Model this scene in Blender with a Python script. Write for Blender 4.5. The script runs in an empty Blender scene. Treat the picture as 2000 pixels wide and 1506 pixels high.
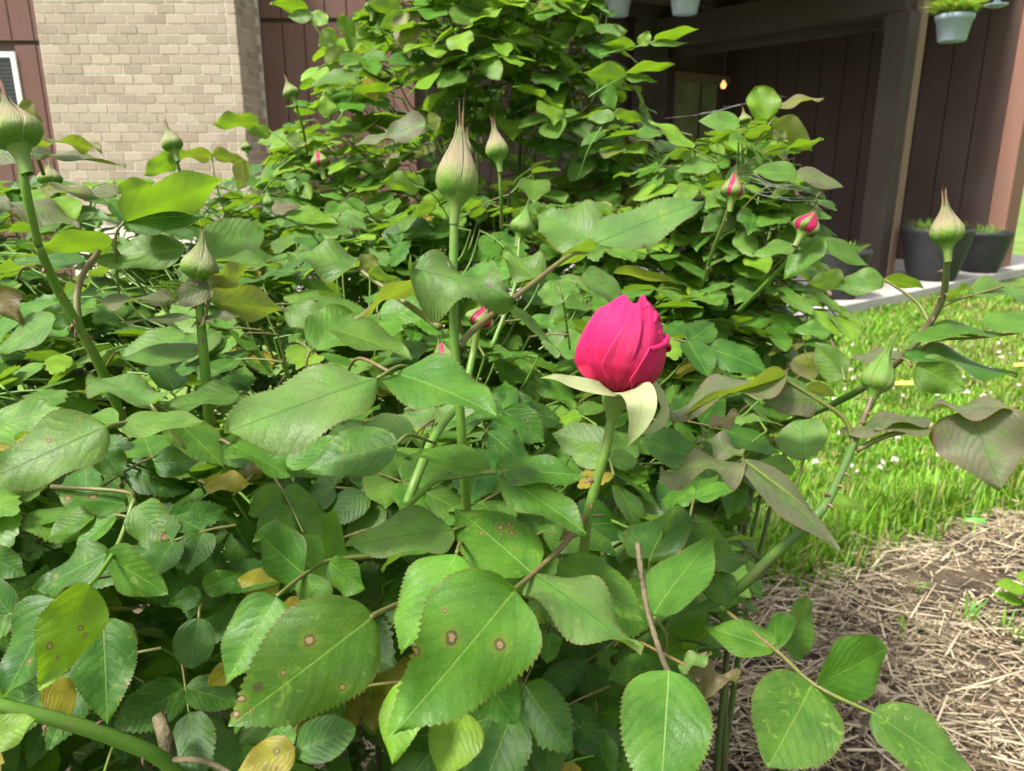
import bpy, math, random
import numpy as np
from mathutils import Vector, Matrix
from mathutils.bvhtree import BVHTree

# ------------------------------------------------------------------ camera, sky, sun, exposure
SC = bpy.context.scene
COL = SC.collection
F_PX, CX, CY = 1511.0, 1000.0, 753.0
PITCH = math.radians(16.0)
CAM = Vector((0.0, 0.0, 1.15))
FWD = Vector((0, math.cos(PITCH), -math.sin(PITCH)))
RGT = Vector((1, 0, 0))
UPV = Vector((0, math.sin(PITCH), math.cos(PITCH)))

cd = bpy.data.cameras.new('camera')
cam = bpy.data.objects.new('camera', cd)
COL.objects.link(cam)
cam.location = CAM
cam.rotation_euler = (math.radians(90) - PITCH, 0, 0)
cd.sensor_width = 36.0
cd.lens = 36.0 * F_PX / 2000.0
cd.clip_start = 0.01
cd.clip_end = 2000
cd.dof.use_dof = True
cd.dof.focus_distance = 0.40
cd.dof.aperture_fstop = 21.0
SC.camera = cam

SUN_EL, SUN_AZ = math.radians(58), math.radians(-125)   # azimuth from +Y towards +X
w = bpy.data.worlds.new('World'); SC.world = w; w.use_nodes = True
nt = w.node_tree; nt.nodes.clear()
sky = nt.nodes.new('ShaderNodeTexSky'); sky.sky_type = 'NISHITA'; sky.sun_disc = False
sky.sun_elevation = SUN_EL; sky.sun_rotation = SUN_AZ
sky.air_density = 1.0; sky.dust_density = 4.0; sky.ozone_density = 1.0
hs = nt.nodes.new('ShaderNodeHueSaturation'); hs.inputs['Saturation'].default_value = 0.12
bg = nt.nodes.new('ShaderNodeBackground'); bg.inputs['Strength'].default_value = 0.10
wo = nt.nodes.new('ShaderNodeOutputWorld')
nt.links.new(sky.outputs[0], hs.inputs['Color']); nt.links.new(hs.outputs[0], bg.inputs['Color'])
nt.links.new(bg.outputs[0], wo.inputs['Surface'])
sd = bpy.data.lights.new('sun', 'SUN'); sd.energy = 2.6; sd.angle = math.radians(10); sd.color = (1.0, 0.95, 0.86)
sun = bpy.data.objects.new('sun', sd); COL.objects.link(sun)
sdir = Vector((math.sin(SUN_AZ) * math.cos(SUN_EL), math.cos(SUN_AZ) * math.cos(SUN_EL), math.sin(SUN_EL)))
sun.rotation_euler = sdir.to_track_quat('Z', 'Y').to_euler()
sun.location = (0, 0, 8)
vs = SC.view_settings
vs.view_transform = 'Standard'; vs.look = 'None'; vs.exposure = 1.78; vs.gamma = 1.0; vs.use_curve_mapping = False
SC.render.engine = 'CYCLES'
SC.cycles.use_denoising = True
SC.cycles.max_bounces = 4
SC.cycles.diffuse_bounces = 2
SC.cycles.glossy_bounces = 2
SC.cycles.transmission_bounces = 3
SC.cycles.caustics_reflective = False
SC.cycles.caustics_refractive = False
SC.cycles.use_adaptive_sampling = True
SC.cycles.adaptive_threshold = 0.03

# ------------------------------------------------------------------ helpers
def at(px, py, d):
    """point at depth d along the lens axis that the photograph shows at (px, py)"""
    return CAM + d * (FWD + RGT * ((px - CX) / F_PX) + UPV * ((CY - py) / F_PX))
def proj(P):
    q = P - CAM; d = q.dot(FWD)
    return CX + F_PX * q.dot(RGT) / d, CY - F_PX * q.dot(UPV) / d, d
def ray(px, py):
    return FWD + RGT * ((px - CX) / F_PX) + UPV * ((CY - py) / F_PX)
def on_z(px, py, z):
    r = ray(px, py); return CAM + r * ((z - CAM.z) / r.z)
def on_y(px, py, y):
    r = ray(px, py); return CAM + r * (y / r.y)
def sstep(a, b, x):
    t = np.clip((x - a) / (b - a), 0, 1); return t * t * (3 - 2 * t)

WL = {}      # world location of every parent (parents are only translated)
def link(o, parent=None, M=None):
    COL.objects.link(o)
    if M is None: M = Matrix.Identity(4)
    if parent is not None:
        o.parent = parent
        o.matrix_basis = Matrix.Translation(-WL[parent]) @ M
    else:
        o.matrix_basis = M
    WL[o] = M.to_translation()
    return o
def tag(o, label=None, cat=None, group=None, kind=None):
    if label: o['label'] = label
    if cat: o['category'] = cat
    if group: o['group'] = group
    if kind: o['kind'] = kind
    return o
def empty(name, loc, label, cat, group=None):
    o = bpy.data.objects.new(name, None); o.empty_display_size = 0.05
    link(o, None, Matrix.Translation(Vector(loc)))
    return tag(o, label, cat, group)

def mesh_np(name, V, Q, mat, uvm=None, uvn=None, tint=None, smooth=True, rnd=None):
    V = np.asarray(V, np.float32); Q = np.asarray(Q, np.int32)
    k = Q.shape[1]
    me = bpy.data.meshes.new(name)
    me.vertices.add(len(V)); me.vertices.foreach_set('co', V.ravel())
    me.loops.add(Q.size); me.loops.foreach_set('vertex_index', Q.ravel())
    me.polygons.add(len(Q)); me.polygons.foreach_set('loop_start', np.arange(len(Q), dtype=np.int32) * k)
    if uvm is not None:
        l = me.uv_layers.new(name='uvm'); l.data.foreach_set('uv', np.asarray(uvm, np.float32)[Q.ravel()].ravel())
    if uvn is not None:
        l = me.uv_layers.new(name='uvn'); l.data.foreach_set('uv', np.asarray(uvn, np.float32)[Q.ravel()].ravel())
    if tint is not None:
        a = me.attributes.new('tint', 'FLOAT_COLOR', 'POINT'); a.data.foreach_set('color', np.asarray(tint, np.float32).ravel())
    if rnd is not None:
        a = me.attributes.new('rnd', 'FLOAT', 'POINT'); a.data.foreach_set('value', np.asarray(rnd, np.float32).ravel())
    if smooth: me.polygons.foreach_set('use_smooth', np.ones(len(Q), bool))
    me.update(calc_edges=True)
    if mat: me.materials.append(mat)
    return me
def mesh_py(name, V, Fc, mat, smooth=False):
    me = bpy.data.meshes.new(name)
    me.from_pydata([tuple(v) for v in V], [], [tuple(f) for f in Fc])
    if smooth: me.polygons.foreach_set('use_smooth', np.ones(len(me.polygons), bool))
    me.update()
    if mat: me.materials.append(mat)
    return me
def obj(name, me, parent=None, M=None):
    return link(bpy.data.objects.new(name, me), parent, M)

def frames(P):
    P = [Vector(p) for p in P]; T = []
    for i in range(len(P)):
        a = P[max(i - 1, 0)]; b = P[min(i + 1, len(P) - 1)]
        t = (b - a); T.append(t.normalized() if t.length > 1e-9 else Vector((0, 0, 1)))
    n = T[0].orthogonal().normalized(); out = []
    for i, t in enumerate(T):
        n = (n - t * n.dot(t)); n = n.normalized() if n.length > 1e-6 else t.orthogonal().normalized()
        out.append((P[i], t, n, t.cross(n)))
    return out
def catmull(P, n=6):
    P = [Vector(p) for p in P]
    if len(P) < 3:
        return [P[0].lerp(P[-1], i / n) for i in range(n + 1)]
    Q = [P[0] * 2 - P[1]] + P + [P[-1] * 2 - P[-2]]; out = []
    for i in range(1, len(Q) - 2):
        a, b, c, d = Q[i - 1:i + 3]
        for k in range(n):
            t = k / n
            out.append(0.5 * ((2 * b) + (c - a) * t + (2 * a - 5 * b + 4 * c - d) * t * t + (3 * b - a - 3 * c + d) * t ** 3))
    out.append(P[-1]); return out
def tube(P, r0, r1=None, sides=7, cap=True):
    """verts, quads of a tapered tube; r0 may be a list"""
    fr = frames(P); n = len(fr)
    if r1 is None: r1 = r0
    R = r0 if isinstance(r0, (list, tuple)) else [r0 + (r1 - r0) * i / (n - 1) for i in range(n)]
    V, Q = [], []
    for i, (p, t, a, b) in enumerate(fr):
        for k in range(sides):
            th = 2 * math.pi * k / sides
            V.append(p + R[i] * (a * math.cos(th) + b * math.sin(th)))
    for i in range(n - 1):
        for k in range(sides):
            k2 = (k + 1) % sides
            Q.append((i * sides + k, i * sides + k2, (i + 1) * sides + k2, (i + 1) * sides + k))
    if cap:
        Q.append(tuple(range(sides - 1, -1, -1))); Q.append(tuple((n - 1) * sides + k for k in range(sides)))
    return V, Q
def join(parts):
    V, Fc = [], []
    for v, f in parts:
        o = len(V); V += list(v); Fc += [tuple(i + o for i in x) for x in f]
    return V, Fc
def boxvf(x0, x1, y0, y1, z0, z1, bev=0.0):
    if bev <= 0:
        V = [(x, y, z) for z in (z0, z1) for y in (y0, y1) for x in (x0, x1)]
        return V, [(0, 2, 3, 1), (4, 5, 7, 6), (0, 1, 5, 4), (2, 6, 7, 3), (0, 4, 6, 2), (1, 3, 7, 5)]
    b = bev; V = []
    for z, i in ((z0, 1), (z0 + b, 0), (z1 - b, 0), (z1, 1)):
        k = b if i else 0
        X0, X1, Y0, Y1 = x0 + k, x1 - k, y0 + k, y1 - k
        V += [(X0 + b, Y0, z), (X1 - b, Y0, z), (X1, Y0 + b, z), (X1, Y1 - b, z), (X1 - b, Y1, z), (X0 + b, Y1, z), (X0, Y1 - b, z), (X0, Y0 + b, z)]
    Fc = [tuple(range(7, -1, -1)), tuple(range(24, 32))]
    for r in range(3):
        for k in range(8): Fc.append((r * 8 + k, r * 8 + (k + 1) % 8, r * 8 + 8 + (k + 1) % 8, r * 8 + 8 + k))
    return V, Fc
def lathe(prof, n=28):
    V, Fc = [], []
    for r, z in prof:
        for k in range(n):
            th = 2 * math.pi * k / n; V.append((r * math.cos(th), r * math.sin(th), z))
    for i in range(len(prof) - 1):
        for k in range(n):
            k2 = (k + 1) % n; Fc.append((i * n + k, i * n + k2, (i + 1) * n + k2, (i + 1) * n + k))
    return V, Fc

# ------------------------------------------------------------------ material helpers
class NT:
    def __init__(s, name):
        s.m = bpy.data.materials.new(name); s.m.use_nodes = True; s.t = s.m.node_tree; s.t.nodes.clear()
        s.out = s.t.nodes.new('ShaderNodeOutputMaterial')
    def n(s, typ, ins=None, **kw):
        nd = s.t.nodes.new(typ)
        for k, v in kw.items(): setattr(nd, k, v)
        for k, v in (ins or {}).items(): s.set(nd.inputs[k], v)
        return nd
    def set(s, sock, v):
        if isinstance(v, bpy.types.NodeSocket): s.t.links.new(v, sock)
        elif isinstance(v, (tuple, list)) and sock.type == 'RGBA' and len(v) == 3: sock.default_value = (*v, 1)
        else: sock.default_value = v
    def math(s, op, a, b=None, c=None):
        nd = s.t.nodes.new('ShaderNodeMath'); nd.operation = op; s.set(nd.inputs[0], a)
        if b is not None: s.set(nd.inputs[1], b)
        if c is not None: s.set(nd.inputs[2], c)
        return nd.outputs[0]
    def ss(s, x, a, b, lo=0.0, hi=1.0):
        nd = s.t.nodes.new('ShaderNodeMapRange'); nd.interpolation_type = 'SMOOTHSTEP'
        for i, v in zip((0, 1, 2, 3, 4), (x, a, b, lo, hi)): s.set(nd.inputs[i], v)
        return nd.outputs[0]
    def mix(s, f, a, b, bt='MIX'):
        nd = s.t.nodes.new('ShaderNodeMix'); nd.data_type = 'RGBA'; nd.blend_type = bt
        s.set(nd.inputs[0], f); s.set(nd.inputs[6], a); s.set(nd.inputs[7], b); return nd.outputs[2]
    def noise(s, vec, scale, detail=3, rough=0.5, dist=0.0):
        nd = s.n('ShaderNodeTexNoise', {'Scale': scale, 'Detail': detail, 'Roughness': rough, 'Distortion': dist})
        if vec is not None: s.set(nd.inputs['Vector'], vec)
        return nd.outputs['Fac'], nd.outputs['Color']
    def bump(s, h, strength, dist=0.001):
        return s.n('ShaderNodeBump', {'Height': h, 'Strength': strength, 'Distance': dist}).outputs[0]
    def pbr(s, col, rough=0.6, normal=None, spec=0.5, **kw):
        p = s.n('ShaderNodeBsdfPrincipled', {'Base Color': col, 'Roughness': rough, 'Specular IOR Level': spec})
        if normal is not None: s.set(p.inputs['Normal'], normal)
        for k, v in kw.items(): s.set(p.inputs[k], v)
        return p.outputs[0]
    def done(s, sh):
        s.t.links.new(sh, s.out.inputs['Surface']); return s.m
    def objco(s): return s.n('ShaderNodeTexCoord').outputs['Object']
    def geo(s): return s.n('ShaderNodeNewGeometry')

def leaf_mat(name, mode, spots=()):
    """leaf blade: mode 'obj' reads object colour, mode 'stuff' reads the attributes tint / rnd"""
    s = NT(name)
    if mode == 'obj':
        oi = s.n('ShaderNodeObjectInfo'); col, bz, rnd = oi.outputs['Color'], oi.outputs['Alpha'], oi.outputs['Random']
    else:
        a = s.n('ShaderNodeAttribute', attribute_name='tint'); col, bz = a.outputs['Color'], a.outputs['Alpha']
        rnd = s.n('ShaderNodeAttribute', attribute_name='rnd').outputs['Fac']
    um = s.n('ShaderNodeUVMap', uv_map='uvm').outputs[0]; un = s.n('ShaderNodeUVMap', uv_map='uvn').outputs[0]
    xm = s.n('ShaderNodeSeparateXYZ', {0: um}); xn = s.n('ShaderNodeSeparateXYZ', {0: un})
    u = s.math('SUBTRACT', xm.outputs[0], 0.5); au = s.math('ABSOLUTE', u); v = xm.outputs[1]
    nu = s.math('ABSOLUTE', xn.outputs[0])
    off = s.n('ShaderNodeCombineXYZ', {0: s.math('MULTIPLY', rnd, 37.0), 1: s.math('MULTIPLY', rnd, 91.0)}).outputs[0]
    q = s.n('ShaderNodeVectorMath', {0: um, 1: off}, operation='ADD').outputs[0]
    # veins
    side = s.math('GREATER_THAN', u, 0.0)
    ph = s.math('SUBTRACT', v, s.math('MULTIPLY', au, 0.75))
    ph = s.math('SUBTRACT', ph, s.math('MULTIPLY', s.math('MULTIPLY', au, au), 1.3))
    ph = s.math('ADD', s.math('MULTIPLY', ph, 7.5), s.math('MULTIPLY', side, 0.45))
    nz = s.noise(q, 5.0, 1)[0]
    ph = s.math('ADD', ph, s.math('MULTIPLY', s.math('SUBTRACT', nz, 0.5), 1.1))
    fr = s.math('ABSOLUTE', s.math('SUBTRACT', s.math('FRACT', ph), 0.5))
    vein = s.ss(fr, 0.0, 0.10, 1.0, 0.0)
    vein = s.math('MULTIPLY', vein, s.ss(nu, 0.75, 1.0, 1.0, 0.25))
    mid = s.ss(au, 0.003, s.math('ADD', 0.006, s.math('MULTIPLY', s.math('SUBTRACT', 1.0, v), 0.008)), 1.0, 0.0)
    netm = s.ss(s.n('ShaderNodeTexVoronoi', {'Vector': q, 'Scale': 26.0}, feature='DISTANCE_TO_EDGE').outputs[0], 0.0, 0.16, 1.0, 0.0) if mode == 'obj' else 0.0
    quilt = s.math('ABSOLUTE', s.math('SINE', s.math('MULTIPLY', ph, math.pi)))
    # colour
    nb = s.noise(q, 3.2, 2)[0]
    c = s.mix(s.ss(nb, 0.3, 0.7), s.mix(0.32, col, (0.012, 0.045, 0.012)), s.mix(0.14, col, (0.16, 0.30, 0.04)))
    mot = s.noise(q, 7.0, 3, 0.65, 1.6)[0]
    motm = s.math('MULTIPLY', s.ss(mot, 0.60, 0.68), s.ss(s.math('FRACT', s.math('MULTIPLY', rnd, 7.3)), 0.45, 0.75))
    c = s.mix(s.math('MULTIPLY', motm, 0.6), c, (0.16, 0.25, 0.035))
    bn = nz
    bzm = s.math('MULTIPLY', bz, s.ss(s.math('ADD', bn, s.math('MULTIPLY', nu, 0.35)), 0.32, 0.78))
    c = s.mix(bzm, c, (0.098, 0.072, 0.058))
    c = s.mix(s.math('MULTIPLY', vein, 0.10), c, (0.16, 0.28, 0.06))
    c = s.mix(s.math('MULTIPLY', mid, 0.5), c, s.mix(s.ss(bz, 0.12, 0.2), (0.15, 0.24, 0.04), (0.03, 0.045, 0.012)))
    edge = s.math('MULTIPLY', s.ss(nu, 0.94, 1.0), s.math('ADD', 0.45, s.math('MULTIPLY', bz, 0.6)))
    c = s.mix(edge, c, (0.12, 0.042, 0.022))
    if mode == 'obj': c = s.mix(s.math('MULTIPLY', netm, 0.16), c, (0.01, 0.035, 0.008))
    # black-spot lesions: tan centre in a dark ring
    vo = s.n('ShaderNodeTexVoronoi', {'Vector': q, 'Scale': 5.5}, feature='F1')
    dist = vo.outputs['Distance']; cr = s.n('ShaderNodeSeparateColor', {0: vo.outputs['Color']}).outputs[0]
    on = s.math('MULTIPLY', s.math('GREATER_THAN', cr, 0.93), s.math('GREATER_THAN', s.math('FRACT', s.math('MULTIPLY', rnd, 3.7)), 0.45))
    wob = s.math('MULTIPLY', s.math('SUBTRACT', s.noise(q, 22.0, 2)[0], 0.5), 0.16)
    ds = s.math('ADD', dist, wob)
    ring = s.math('MULTIPLY', s.ss(ds, 0.15, 0.22, 1.0, 0.0), on); core = s.math('MULTIPLY', s.ss(ds, 0.07, 0.11, 1.0, 0.0), on)
    for (sx, sv, sr) in spots:
        dv = s.n('ShaderNodeVectorMath', {0: um, 1: (sx + 0.5, sv, 0)}, operation='DISTANCE').outputs['Value']
        dv = s.math('ADD', dv, s.math('MULTIPLY', wob, sr * 7))
        halo = s.math('MULTIPLY', s.ss(dv, sr * 1.1, sr * 3.0, 1.0, 0.0), 0.38); c = s.mix(halo, c, (0.15, 0.17, 0.02))
        ring = s.math('MAXIMUM', ring, s.ss(dv, sr * 0.95, sr * 1.35, 1.0, 0.0))
        core = s.math('MAXIMUM', core, s.ss(dv, sr * 0.55, sr * 0.8, 1.0, 0.0))
    c = s.mix(s.math('MULTIPLY', ring, 0.85), c, (0.06, 0.03, 0.028)); c = s.mix(core, c, (0.21, 0.145, 0.07))
    # underside
    g = s.geo()
    under = s.mix(0.5, s.mix(0.55, c, (0.17, 0.24, 0.10)), s.mix(bzm, (0.16, 0.22, 0.07), (0.24, 0.12, 0.04)))
    cc = s.mix(g.outputs['Backfacing'], c, under)
    h = s.math('ADD', s.math('MULTIPLY', quilt, 0.45), s.math('MULTIPLY', mid, -0.8))
    h = s.math('ADD', h, s.math('MULTIPLY', netm, -0.16)); h = s.math('ADD', h, s.math('MULTIPLY', nz, 0.8))
    nrm = s.bump(h, 0.30, 0.0010)
    rough = s.math('ADD', s.math('ADD', 0.36, s.math('MULTIPLY', g.outputs['Backfacing'], 0.3)), s.math('MULTIPLY', nb, 0.16))
    rough = s.math('ADD', rough, s.math('MULTIPLY', bz, 0.10))
    p = s.pbr(cc, rough, nrm, 0.22)
    tc = s.mix(1.0, s.mix(0.35, c, (0.30, 0.42, 0.02)), (1.9, 2.1, 1.0), 'MULTIPLY')
    tr = s.n('ShaderNodeBsdfTranslucent', {'Color': tc, 'Normal': nrm}).outputs[0]
    mx = s.n('ShaderNodeMixShader', {0: 0.24, 1: p, 2: tr}).outputs[0]
    return s.done(mx)

def simple(name, col, rough=0.6, var=0.25, scale=20, bump=0.0, spec=0.4, bscale=None, stretch=None):
    s = NT(name); co = s.objco()
    if stretch: co = s.n('ShaderNodeMapping', {'Vector': co, 'Scale': stretch}).outputs[0]
    n = s.noise(co, scale, 5, 0.6)[0]
    dark = tuple(x * (1 - var) for x in col); lite = tuple(min(1, x * (1 + var)) for x in col)
    c = s.mix(s.ss(n, 0.3, 0.7), dark, lite)
    nm = s.bump(s.noise(co, bscale or scale * 3, 4)[0], bump, 0.01) if bump else None
    return s.done(s.pbr(c, rough, nm, spec))

M = {}
M['leaf'] = leaf_mat('leaf_blade', 'obj')
M['leaf_stuff'] = leaf_mat('leaf_blade_mass', 'stuff')

def stem_mat(name, green, brown, bias):
    s = NT(name); co = s.objco(); g = s.geo()
    n = s.noise(co, 22, 4, 0.6)[0]; f = s.noise(co, 260, 3)[0]
    c = s.mix(s.ss(n, bias - 0.15, bias + 0.15), green, brown)
    c = s.mix(s.math('MULTIPLY', s.ss(f, 0.55, 0.7), 0.35), c, (0.17, 0.15, 0.07))
    return s.done(s.pbr(c, 0.5, s.bump(f, 0.25, 0.001), 0.4))
M['stem'] = stem_mat('green_stem', (0.075, 0.165, 0.018), (0.13, 0.115, 0.035), 0.62)
M['stem_red'] = stem_mat('reddish_petiole', (0.085, 0.12, 0.018), (0.105, 0.07, 0.028), 0.5)
M['cane'] = stem_mat('cane_bark', (0.05, 0.11, 0.018), (0.085, 0.058, 0.036), 0.55)
M['wood_twig'] = simple('dead_twig', (0.085, 0.068, 0.036), 0.8, 0.4, 60, 0.5)
M['thorn'] = simple('thorn', (0.13, 0.065, 0.04), 0.5, 0.3, 100)

def sepal_mat(name):
    s = NT(name); un = s.n('ShaderNodeUVMap', uv_map='uvn').outputs[0]; x = s.n('ShaderNodeSeparateXYZ', {0: un})
    v = x.outputs[1]; nu = s.math('ABSOLUTE', x.outputs[0]); co = s.objco()
    f = s.noise(co, 420, 3)[0]; n = s.noise(co, 90, 3)[0]
    rg = s.noise(s.n('ShaderNodeMapping', {'Vector': un, 'Scale': (5, 1.4, 1)}).outputs[0], 2.2, 4, .6)[0]
    vv = s.math('ADD', v, s.math('MULTIPLY', s.math('SUBTRACT', n, 0.5), 0.12))
    r = s.n('ShaderNodeValToRGB', {0: vv}); e = r.color_ramp.elements
    e[0].position = 0.0; e[0].color = (0.055, 0.145, 0.010, 1); e[1].position = 1.0; e[1].color = (0.16, 0.05, 0.03, 1)
    for p, c in ((0.13, (0.085, 0.185, 0.014, 1)), (0.24, (0.165, 0.18, 0.05, 1)), (0.38, (0.19, 0.145, 0.085, 1)), (0.58, (0.11, 0.14, 0.035, 1)), (0.78, (0.19, 0.09, 0.055, 1))):
        k = e.new(p); k.color = c
    oi = s.n('ShaderNodeObjectInfo')
    c = s.mix(s.math('MULTIPLY', s.ss(nu, 0.82, 1.0), 0.7), r.outputs[0], (0.24, 0.20, 0.12))
    c = s.mix(s.math('MULTIPLY', oi.outputs['Alpha'], s.ss(v, 0.1, 0.3)), c, (0.075, 0.185, 0.012))
    c = s.mix(s.math('MULTIPLY', s.ss(f, 0.52, 0.7), 0.22), c, (0.26, 0.22, 0.13))
    c = s.mix(s.math('MULTIPLY', s.ss(rg, .45, .7), .18), c, (0.10, 0.075, 0.03))
    return s.done(s.pbr(c, 0.5, s.bump(s.math('ADD', s.math('MULTIPLY', rg, 2.0), s.math('MULTIPLY', f, .6)), 0.55, 0.0012), 0.4, **{'Subsurface Weight': 0.12, 'Subsurface Radius': (0.002, 0.003, 0.001), 'Subsurface Scale': 0.5}))
M['sepal'] = sepal_mat('bud_sepal')
def sepal_in():
    s = NT('open_sepal'); g = s.geo(); co = s.objco(); n = s.noise(co, 150, 4)[0]
    a = s.mix(n, (0.24, 0.29, 0.12), (0.38, 0.36, 0.24)); b = s.mix(n, (0.08, 0.16, 0.02), (0.16, 0.20, 0.05))
    x = s.n('ShaderNodeSeparateXYZ', {0: s.n('ShaderNodeUVMap', uv_map='uvn').outputs[0]}); nu = s.math('ABSOLUTE', x.outputs[0]); v = x.outputs[1]
    a = s.mix(s.math('MULTIPLY', s.ss(v, .45, 1.0), .8), a, (0.13, 0.19, 0.04)); a = s.mix(s.math('MULTIPLY', s.ss(v, .35, 0.0), .25), a, (0.36, 0.20, 0.14))
    st = s.noise(s.n('ShaderNodeMapping', {'Vector': s.n('ShaderNodeUVMap', uv_map='uvn').outputs[0], 'Scale': (9, 1.5, 1)}).outputs[0], 3, 4)[0]
    a = s.mix(s.math('MULTIPLY', st, .4), a, (0.16, 0.22, 0.07)); a = s.mix(s.math('MULTIPLY', s.ss(nu, .0, .12, 1, 0), .3), a, (0.14, 0.2, 0.06))
    c = s.mix(g.outputs['Backfacing'], a, b)
    p = s.pbr(c, 0.75, s.bump(n, 0.3, 0.001), 0.2)
    tr = s.n('ShaderNodeBsdfTranslucent', {'Color': (0.30, 0.34, 0.10, 1)}).outputs[0]
    return s.done(s.n('ShaderNodeMixShader', {0: 0.2, 1: p, 2: tr}).outputs[0])
M['sepal_open'] = sepal_in()
def petal_mat(name, base, top):
    s = NT(name); un = s.n('ShaderNodeUVMap', uv_map='uvn').outputs[0]; x = s.n('ShaderNodeSeparateXYZ', {0: un})
    v = x.outputs[1]; co = s.objco()
    st = s.n('ShaderNodeMapping', {'Vector': un, 'Scale': (14, 1.6, 1)}).outputs[0]
    n = s.noise(st, 3.0, 5)[0]; b = s.noise(co, 60, 4)[0]
    c = s.mix(s.ss(s.math('ADD', v, s.math('MULTIPLY', s.math('SUBTRACT', b, 0.5), 0.35)), 0.1, 0.8), base, top)
    c = s.mix(s.math('MULTIPLY', s.ss(n, 0.45, 0.75), 0.35), c, tuple(min(1, k * 1.25 + 0.03) for k in top))
    c = s.mix(s.math('MULTIPLY', s.ss(n, 0.52, 0.30), 0.35), c, base)
    fine = s.noise(s.n('ShaderNodeMapping', {'Vector': un, 'Scale': (40, 3, 1)}).outputs[0], 4.0, 3)[0]
    nu = s.math('ABSOLUTE', x.outputs[0])
    c = s.mix(s.math('MULTIPLY', s.math('MAXIMUM', s.ss(nu, 0.9, 1.0), s.ss(v, 0.93, 1.0)), 0.4), c, (0.62, 0.035, 0.17))
    p = s.pbr(c, 0.52, s.bump(s.math('ADD', s.math('ADD', n, b), s.math('MULTIPLY', fine, .5)), 0.5, 0.0014), 0.35, **{'Sheen Weight': 0.0, 'Sheen Roughness': 0.5, 'Sheen Tint': (1, 0.35, 0.6, 1)})
    tr = s.n('ShaderNodeBsdfTranslucent', {'Color': (0.62, 0.01, 0.12, 1)}).outputs[0]
    return s.done(s.n('ShaderNodeMixShader', {0: 0.28, 1: p, 2: tr}).outputs[0])
M['petal'] = petal_mat('rose_petal', (0.34, 0.002, 0.028), (0.54, 0.003, 0.115))
M['petal_dark'] = petal_mat('bud_petal', (0.28, 0.008, 0.045), (0.40, 0.01, 0.08))

# house materials
def siding_mat(name, col):
    s = NT(name); co = s.n('ShaderNodeNewGeometry').outputs['Position']
    st = s.n('ShaderNodeMapping', {'Vector': co, 'Scale': (40, 40, 1.2)}).outputs[0]
    n = s.noise(st, 1.5, 5, 0.65)[0]; m = s.noise(co, 1.6, 4)[0]
    c = s.mix(n, tuple(k * 0.72 for k in col), tuple(k * 1.2 for k in col)); c = s.mix(s.ss(m, 0.4, 0.75), c, tuple(k * 0.8 + 0.02 for k in col))
    return s.done(s.pbr(c, 0.75, s.bump(n, 0.35, 0.004), 0.25))
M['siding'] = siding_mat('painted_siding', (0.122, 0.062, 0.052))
M['siding_shaded'] = siding_mat('porch_siding_shaded', (0.062, 0.038, 0.032))  # darker siding copy, the porch's shade put into its colour
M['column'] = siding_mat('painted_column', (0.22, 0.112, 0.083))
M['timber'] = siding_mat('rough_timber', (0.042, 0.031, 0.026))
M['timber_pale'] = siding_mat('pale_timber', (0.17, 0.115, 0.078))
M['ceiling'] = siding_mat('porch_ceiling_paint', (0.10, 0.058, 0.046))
def brick_mat():
    s = NT('tan_brick'); oi = s.n('ShaderNodeObjectInfo'); co = s.n('ShaderNodeNewGeometry').outputs['Position']
    n = s.noise(co, 3.0, 5, 0.6)[0]; f = s.noise(co, 60, 4)[0]
    c = s.mix(oi.outputs['Random'], (0.255, 0.195, 0.155), (0.40, 0.325, 0.265)); c = s.mix(s.math('MULTIPLY', s.ss(n, 0.35, 0.7), 0.5), c, (0.36, 0.29, 0.24))
    c = s.mix(s.math('MULTIPLY', f, 0.2), c, (0.14, 0.115, 0.08))
    return s.done(s.pbr(c, 0.85, s.bump(f, 0.4, 0.004), 0.2))
M['brick'] = brick_mat()
M['mortar'] = simple('mortar', (0.56, 0.50, 0.44), 0.9, 0.12, 12, 0.3)
M['white_paint'] = simple('white_paint', (0.74, 0.74, 0.72), 0.5, 0.06, 8)
M['glass_dark'] = simple('dark_glass', (0.02, 0.023, 0.025), 0.08, 0.3, 3, 0, 0.6)
M['blind'] = simple('grey_blind', (0.03, 0.032, 0.034), 0.5, 0.15, 10)
M['green_glass'] = simple('dim_window_pane', (0.17, 0.18, 0.09), 0.2, 0.25, 4, 0, 0.5)
M['concrete'] = simple('patio_concrete', (0.36, 0.34, 0.32), 0.85, 0.12, 4, 0.25, 0.2, 60)
M['black_pot'] = simple('black_planter', (0.022, 0.022, 0.024), 0.55, 0.5, 18, 0.5, 0.4, 30, (1, 1, 5))
M['grey_pot'] = simple('blue_grey_pot', (0.24, 0.29, 0.35), 0.5, 0.08, 12)
M['soil'] = simple('soil', (0.055, 0.04, 0.03), 0.95, 0.5, 30, 0.8, 0.1)
M['wire'] = simple('dark_wire', (0.05, 0.05, 0.055), 0.5, 0.2, 10)
M['stone'] = simple('pebble', (0.36, 0.28, 0.17), 0.7, 0.3, 40, 0.4)
M['yellow'] = simple('yellow_plastic', (0.75, 0.58, 0.10), 0.45, 0.1, 30)
M['green_plastic'] = simple('green_plastic', (0.10, 0.55, 0.06), 0.4, 0.1, 30)
M['clover'] = simple('clover_head', (0.74, 0.70, 0.60), 0.8, 0.2, 300, 0.6)
M['web'] = simple('cobweb_silk', (0.55, 0.55, 0.55), 0.6, 0.1, 10)
s = NT('lit_bulb'); M['bulb'] = s.done(s.n('ShaderNodeEmission', {'Color': (1.0, 0.50, 0.16, 1), 'Strength': 0.55}).outputs[0])

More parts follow.
